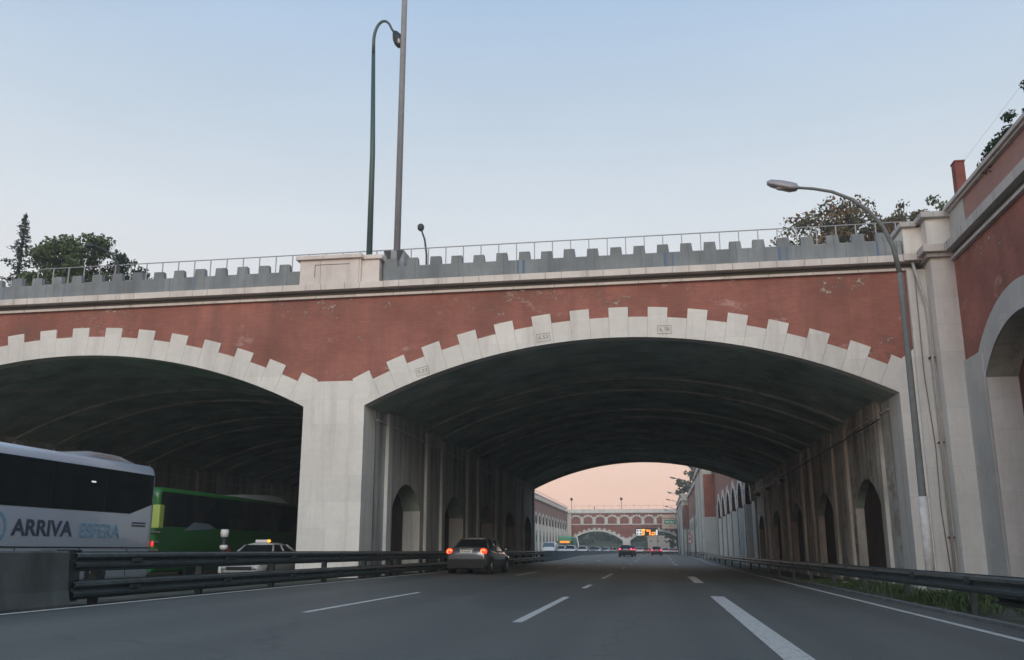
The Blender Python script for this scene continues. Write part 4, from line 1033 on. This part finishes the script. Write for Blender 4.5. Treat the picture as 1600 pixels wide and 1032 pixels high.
mb = MB(); mb.ell((-14.72, 25.97, 1.3), (.05, .03, .09), 'tail_off', 8, 6); mb.build('rear_marker', cb, True)
for y in (16.2, 23.2):
    for x in (-14.69, -17.26):
        mb = MB(); s = 1 if x > -16 else -1; mb.tube([(x-s*.25, y, .52), (x, y, .52), (x+s*.01, y, .52)], [.48, .48, .44], 'rubber', 20); ty = mb.build('wheel', cb, True)
        mb = MB(); mb.tube([(x, y, .52), (x+s*.025, y, .52)], [.28, .25], 'chrome', 14); mb.build('rim', ty, True)
def ontext(body, size, mat, y, z, width, bold, nm):
    mw = Matrix.Translation((X_+15.95+.002, y-20, z-.05)) @ FACE_X
    return text(body, size, mat, mw, cb, nm, extrude=.004, bold=bold, width=width)
ontext('ARRIVA', .52, 'navy', 20.86, 1.62, 2.3, .012, 'name_lettering')
ontext('ESFERA', .50, 'sky_blue', 23.22, 1.60, 1.85, .004, 'name_lettering')
mb = MB(); rings = []
for a in range(21):
    an = -math.pi*.5 + a*math.pi*1.7/20; rings.append([(X_+dx, 19.15+rr*math.cos(an), 1.62+rr*math.sin(an)) for dx, rr in ((.001, .30), (.004, .30), (.004, .37), (.001, .37))])
mb.loft(rings, 'sky_blue', smooth=False); mb.build('round_logo', cb, True)

# green bus behind
gb = thing('green_city_bus', 'long green bus with dark windows in the shade behind the white coach', 'bus', (-19.6, 42, .05))
mb = MB(); busbody(mb, -20.85, -18.3, 32.6, 50.5, .32, 3.45, 'bus_green'); mb.build('body', gb, True)
mb = MB(); mb.box(-18.31, -18.285, 32.7, 50.2, 2.0, 3.27, 'glass'); mb.build('side_window', gb, True)
mb = MB(); rings = []
for y, z in ((38.5, 3.46), (40.5, 3.60), (43.0, 3.72), (44.6, 3.72), (45.2, 3.46)): rings.append([(-20.5, y, 3.4), (-20.4, y, z), (-18.6, y, z), (-18.4, y, 3.4)])
mb.loft(rings, 'bus_white', smooth=False); mb.build('roof_unit', gb, True)
mb = MB(); mb.box(-20.5, -18.6, 32.57, 32.62, 1.3, 3.0, 'glass'); mb.build('windscreen', gb, True)
mb = MB(); mb.box(-18.25, -17.95, 32.0, 32.35, 1.9, 2.75, 'yellow_green'); mb.build('wing_mirror', gb, True, bevel=.04)
mb = MB()
for z in (1.1, 1.4, 1.75): mb.box(-18.6, -18.2, 32.5, 32.6, z, z+.05, 'chrome')
mb.build('front_trim', gb, True)
mb = MB(); mb.ell((-18.35, 32.55, 1.0), (.08, .05, .08), 'tail', 8, 6); mb.build('marker_light', gb, True)
mb = MB(); mb.prism([(-18.282, 34.5, 1.85), (-18.282, 37.2, 2.0), (-18.282, 36.6, 2.18), (-18.282, 35.3, 2.2)], (-.01, 0, 0), 'blue_stain'); mb.prism([(-18.288, 37.8, 1.05), (-18.288, 38.9, 1.0), (-18.288, 38.6, 1.25)], (-.01, 0, 0), 'sign_red'); mb.build('side_decals', gb, True)
for y in (35.3, 47.6):
    mb = MB(); mb.tube([(-18.6, y, .5), (-18.28, y, .5)], .46, 'rubber', 20); mb.build('wheel', gb, True)
# far green bus with LED display
fb2 = thing('oncoming_green_bus', 'green topped bus with an orange destination display in the oncoming queue', 'bus', (-17.2, 178, .3))
mb = MB(); busbody(mb, -18.45, -15.95, 178, 190, .6, 3.75, 'bus_green_pale'); mb.build('body', fb2, True)
mb = MB(); mb.box(-18.2, -16.2, 177.94, 178.02, 1.2, 2.95, 'glass_sky'); mb.build('windscreen', fb2, True)
mb = MB(); mb.box(-18.1, -16.3, 177.88, 177.93, 2.55, 2.9, 'led_orange'); mb.build('destination_display', fb2, True)
mb = MB()
for x in (-18.6, -15.85): mb.box(x-.12, x+.12, 177.6, 177.9, 1.9, 2.9, 'black')
mb.build('wing_mirrors', fb2, True)

# ------------------------------------------------------------------ vegetation
def leafcloud(mb, blobs, n, size, mat, rnd, flat=.0):
    tot = sum(b[3]*b[4]*b[5] for b in blobs)
    for b in blobs:
        k = max(3, int(n*b[3]*b[4]*b[5]/tot))
        for _ in range(k):
            while True:
                p = Vector((rnd.uniform(-1, 1), rnd.uniform(-1, 1), rnd.uniform(-1, 1)))
                if p.length <= 1: break
            p = p * (.55 + .45*p.length) if p.length > 0 else p
            c = Vector((b[0]+p.x*b[3], b[1]+p.y*b[4], b[2]+p.z*b[5]))
            d = Vector((rnd.gauss(0, 1), rnd.gauss(0, 1), rnd.gauss(0, 1))).normalized(); e = d.cross(Vector((rnd.gauss(0, 1), rnd.gauss(0, 1), rnd.gauss(0, 1)))).normalized()
            s = size*rnd.uniform(.5, 1.3)
            mb.add([c-d*s, c+e*s*.55, c+d*s, c-e*s*.55], [(0, 1, 2, 3)], mat)
def tree(name, label, x, y, z0, height, width, nblob, nleaf, leafsize, mat, seed, group=None, bare=.0):
    rnd = random.Random(seed); t = thing(name, label, 'tree', (x, y, z0), group=group)
    tr_ = MB(); top = Vector((rnd.uniform(-.3, .3), 0, height*.82))
    tr_.tube([(0, 0, -.2), (0.05, 0, height*.3), top*.65, top], [width*.05+.06, width*.04+.05, width*.02+.03, .02], 'bark', 8)
    blobs = []; lv = MB()
    for i in range(nblob):
        a = rnd.uniform(0, 2*math.pi); h = rnd.uniform(.35, 1.0); rr = width*.5*math.sqrt(rnd.random())*(1.15-.6*abs(h-.6))
        c = Vector((rr*math.cos(a), rr*math.sin(a)*.8, height*h)); s = width*rnd.uniform(.07, .17)
        blobs.append((c.x, c.y, c.z, s*1.15, s, s*.85))
        st = Vector((0, 0, height*rnd.uniform(.2, .5))); mid = (st+c)/2 + Vector((0, 0, height*.04))
        tr_.tube([st, mid, c], [.05+width*.008, .035, .012], 'bark', 5, cap=False)
    leafcloud(lv, blobs, nleaf, leafsize, mat, rnd)
    tr_.build('trunk', t); lv.build('crown', t)
    return t
def conifer(label, x, y, z0, h, w_, seed):
    rnd = random.Random(seed); t = thing('conifer_tree', label, 'tree', (x, y, z0)); tr_ = MB(); lv = MB()
    tr_.tube([(0, 0, 0), (0, 0, h)], [.16, .015], 'bark', 8)
    z = h*.12
    while z < h*.99:
        rr = w_*.5*(1-z/h)**1.0*rnd.choice((.35, .6, .8, 1.0, 1.3))+.03; nb = 5
        for k in range(nb):
            a = rnd.uniform(0, 6.283); end = Vector((rr*math.cos(a), rr*math.sin(a), z+rr*rnd.uniform(-.25, .15)))
            tr_.tube([(0, 0, z), tuple(end)], [.025, .006], 'bark', 4, cap=False)
            for j in range(16):
                u = rnd.random()**.7; c = Vector((0, 0, z)).lerp(end, u) + Vector((rnd.gauss(0, .04+.03*rr), rnd.gauss(0, .04+.03*rr), rnd.gauss(-.05, .06)))
                d = Vector((rnd.gauss(0, 1), rnd.gauss(0, 1), rnd.gauss(-.4, .6))).normalized(); e = d.orthogonal().normalized(); s = rnd.uniform(.05, .10)+.04*min(1, rr)
                lv.add([c-d*s, c+e*s*.35, c+d*s, c-e*s*.35], [(0, 1, 2, 3)], 'leaf_conifer')
        z += h*.022
    tr_.build('trunk', t); lv.build('crown', t); return t
conifer('dark pointed conifer rising above the left end of the bridge parapet', -36.6, 47.0, PZ, 9.75, 5.4, 3)
tree('leafy_tree', 'green bushy tree right beside the pointed conifer', -34.0, 48, PZ, 7.9, 4.6, 70, 14000, .12, 'leaf_green', 11)
tree('leafy_tree', 'dull green tree at the right end of the left group, touching the curved lamp', -31.9, 49, PZ, 7.7, 3.6, 54, 8200, .11, 'leaf_dark', 12)
tree('leafy_tree', 'low dark tree at the far left edge behind the parapet', -39.0, 47, PZ, 6.0, 3.4, 22, 3600, .11, 'leaf_dark', 13)
tree('autumn_tree', 'sparse brownish autumn tree, leftmost of the group behind the parapet right end', 12.2, 60, PZ, 11.9, 6.4, 76, 7200, .15, 'leaf_autumn', 21)
tree('autumn_tree', 'low autumn tree in the middle of the group, under the curved lamp arm', 14.6, 61, PZ, 11.5, 5.6, 68, 6800, .15, 'leaf_autumn', 22)
tree('autumn_tree', 'orange-tinted autumn tree rising directly behind the street lamp pole', 17.0, 60, PZ, 12.0, 5.0, 70, 8200, .15, 'leaf_autumn', 23)
tree('leafy_tree', 'small green tree behind the cap of the corner pilaster', 20.0, 60, PZ, 12.6, 3.6, 44, 3600, .15, 'leaf_green', 24)
tree('roadside_tree', 'green tree rising behind the far right wall beyond the tunnel', 9.6, 236, PZ-1, 10.4, 7.5, 34, 2400, .42, 'leaf_far', 31)
tree('roadside_tree', 'taller green tree behind the far right wall at the tunnel edge', 10.4, 222, PZ-1, 11.5, 6.0, 30, 2200, .42, 'leaf_far', 32)
# shrubs on the near right wall
for i, (x, y, w_, h_, ds) in enumerate(((11.05, 29.0, 2.0, 2.05, 'dark green shrub leaning over the cap of the right retaining wall'), (11.05, 26.9, 2.0, 2.25, 'taller dark shrub at the right edge of the photo on top of the wall'))):
    rnd = random.Random(50+i); t = thing('wall_shrub', ds, 'shrub', (x, y, 11.3)); lv = MB()
    blobs = [(rnd.uniform(-.5, .5)*w_*.5, rnd.uniform(-1, 1)*w_*.7, h_*rnd.uniform(.35, 1.0), .22, .3, .2) for _ in range(34)]
    if i: blobs += [(-.1, -.75, 2.9, .16, .22, .14), (0, -.9, 2.6, .2, .25, .2), (0, -1.0, 2.3, .22, .3, .2)]
    leafcloud(lv, blobs, 4200, .06, 'leaf_dark', rnd); lv.build('foliage', t)
    st = MB()
    for b in blobs: st.tube([(0, 0, 0), (b[0]*.6, b[1]*.6, b[2]*.6), b[:3]], [.03, .02, .008], 'bark', 4, cap=False)
    st.build('stems', t)
# weeds on the verge
rnd = random.Random(77); mb = MB()
for _ in range(1100):
    y = 14+30*rnd.random()**1.2
    if math.sin(y*1.3)+math.sin(y*.53+1)+rnd.uniform(-.6, .6) < .1: continue
    x = rnd.uniform(5.95, 8.3 if y > D else 10.1); hh = rnd.uniform(.05, .30)*(1.3 if 18 < y < 32 else .6)
    z = gz(x, y)-.02
    for k in range(22):
        a = rnd.uniform(0, 6.28); c = Vector((x+rnd.gauss(0, .16), y+rnd.gauss(0, .16), z)); tip = c+Vector((math.cos(a)*hh*.7, math.sin(a)*hh*.7, hh)); sd2 = Vector((-math.sin(a), math.cos(a), 0))*.013*rnd.uniform(.6, 1.8)
        md = c.lerp(tip, .55)+Vector((0, 0, hh*.12)); mb.add([c, md-sd2, tip, md+sd2], [(0, 1, 2, 3)], 'leaf_weed')
o = mb.build('verge_weeds'); tag(o, 'low green weeds and grass growing on the right verge behind the guardrail', 'weeds', kind='stuff')
for i, (x, y) in enumerate(((6.9, 37.2), (7.4, 36.0))):
    mb = MB(); r2 = random.Random(i); pts = [(.18*math.cos(a*1.05)*r2.uniform(.5, 1), .14*math.sin(a*1.05)*r2.uniform(.5, 1)) for a in range(6)]
    mb.loft([[(x+a, y+b, gz(x, y)-.02) for a, b in pts], [(x+a*1.1, y+b, gz(x, y)+.07) for a, b in pts], [(x+a*.5, y+b*.4, gz(x, y)+.12) for a, b in pts]], 'litter', smooth=False)
    tag(mb.build('crumpled_litter'), ('pale scrap of litter on the verge in the tunnel mouth', 'second pale scrap of litter nearer the right tunnel wall', 'small pale litter by the guardrail post at the lower right')[i], 'litter')

# hillside and trees behind the far bridge
mb = MB(); nx, ny = 40, 12; v = []
rnd = random.Random(9)
for j in range(ny+1):
    for i in range(nx+1):
        x = -110+200*i/nx; y = 318+90*j/ny; z = min(9.0, .3+10.5*(j/ny)**.6) + (rnd.uniform(-.5, .5) if j else 0); v.append((x, y, z))
mb.add(v, [(j*(nx+1)+i, j*(nx+1)+i+1, (j+1)*(nx+1)+i+1, (j+1)*(nx+1)+i) for j in range(ny) for i in range(nx)], 'hill_grass', True)
struct(mb.build('hillside'))
for i in range(18):
    x = -30+2.1*i+rnd.uniform(-.6, .6); y = 322+rnd.uniform(0, 26)
    t = tree('hillside_tree', 'one of the dull green trees that merge on the slope behind the distant bridge', x, y, .5+(y-318)*.11, rnd.uniform(4.5, 7.0), rnd.uniform(4.5, 6.5), 14, 420, .5, ('leaf_far', 'leaf_dark', 'leaf_green')[i % 3], 100+i, 'trees on the slope behind the distant bridge')
t = tree('roadside_tree', 'dark round tree beside the road just under the right arch of the distant bridge', 5.0, 300, .5, 6.2, 5.2, 22, 900, .4, 'leaf_dark', 150)
pb = thing('pale_building', 'pale low building seen through the right arch of the distant bridge', 'building', (3, 312, 0))
mb = MB(); mb.box(-3, 9, 310, 316, 0, 5.6, 'pale_building'); mb.build('walls', pb, True)
mb = MB()
for k in range(5): mb.step(); mb.box(-2.2+2.2*k, -1.5+2.2*k, 309.94, 310.02, 3.9, 4.5, 'opening_shade')
mb.build('window', pb, True, split=True)
mb = MB(); mb.box(-3.3, 9.3, 309.7, 316.3, 5.6, 5.85, 'cornice'); mb.build('roof', pb, True)

# a pedestrian crossing the distant bridge
def person(label, loc, rz=0):
    me = bpy.data.meshes.new('person'); vs = [(0, 0, .95), (0, 0, 1.2), (0, 0, 1.42), (0, .02, 1.52), (0, .03, 1.66), (-.10, .02, .88), (-.11, .12, .5), (-.11, .05, .08), (.10, 0, .88), (.11, -.08, .5), (.11, -.2, .1), (-.19, 0, 1.40), (-.24, .03, 1.13), (-.24, .15, .92), (.19, 0, 1.40), (.24, -.05, 1.13), (.24, .02, .90)]
    es = [(0,1),(1,2),(2,3),(3,4),(0,5),(5,6),(6,7),(0,8),(8,9),(9,10),(2,11),(11,12),(12,13),(2,14),(14,15),(15,16)]
    me.from_pydata(vs, es, []); o = bpy.data.objects.new('person', me); C.objects.link(o)
    md = o.modifiers.new('skin', 'SKIN'); rad = [.15, .14, .15, .06, .10, .09, .065, .045, .09, .065, .045, .065, .045, .035, .065, .045, .035]
    for i, r_ in enumerate(rad): me.skin_vertices[0].data[i].radius = (r_, r_)
    me.skin_vertices[0].data[0].use_root = True
    o.modifiers.new('sub', 'SUBSURF').levels = 1; me.materials.append(MATS['cloth_dark'])
    o.location = loc; o.rotation_euler = (0, 0, rz); tag(o, label, 'person'); return o
person('small dark figure of a person walking behind the parapet of the distant bridge', (-16.6, Yb+1.2, 11.35), R(90))

# ------------------------------------------------------------------ haze (the far things fade a little)
m = bpy.data.materials.new('haze'); m.use_nodes = True; nt = m.node_tree
for n in list(nt.nodes): nt.nodes.remove(n)
o_ = nt.nodes.new('ShaderNodeOutputMaterial'); v_ = nt.nodes.new('ShaderNodeVolumePrincipled'); nt.links.new(v_.outputs[0], o_.inputs['Volume'])
v_.inputs['Color'].default_value = (.93, .97, .93, 1); v_.inputs['Density'].default_value = .0011; v_.inputs['Anisotropy'].default_value = .2
MATS['haze'] = m
mb = MB(); mb.box(-425, 425, -65, 440, -4, 46, 'haze'); tag(mb.build('haze'), 'thin pale evening haze filling the air', 'haze', kind='stuff')
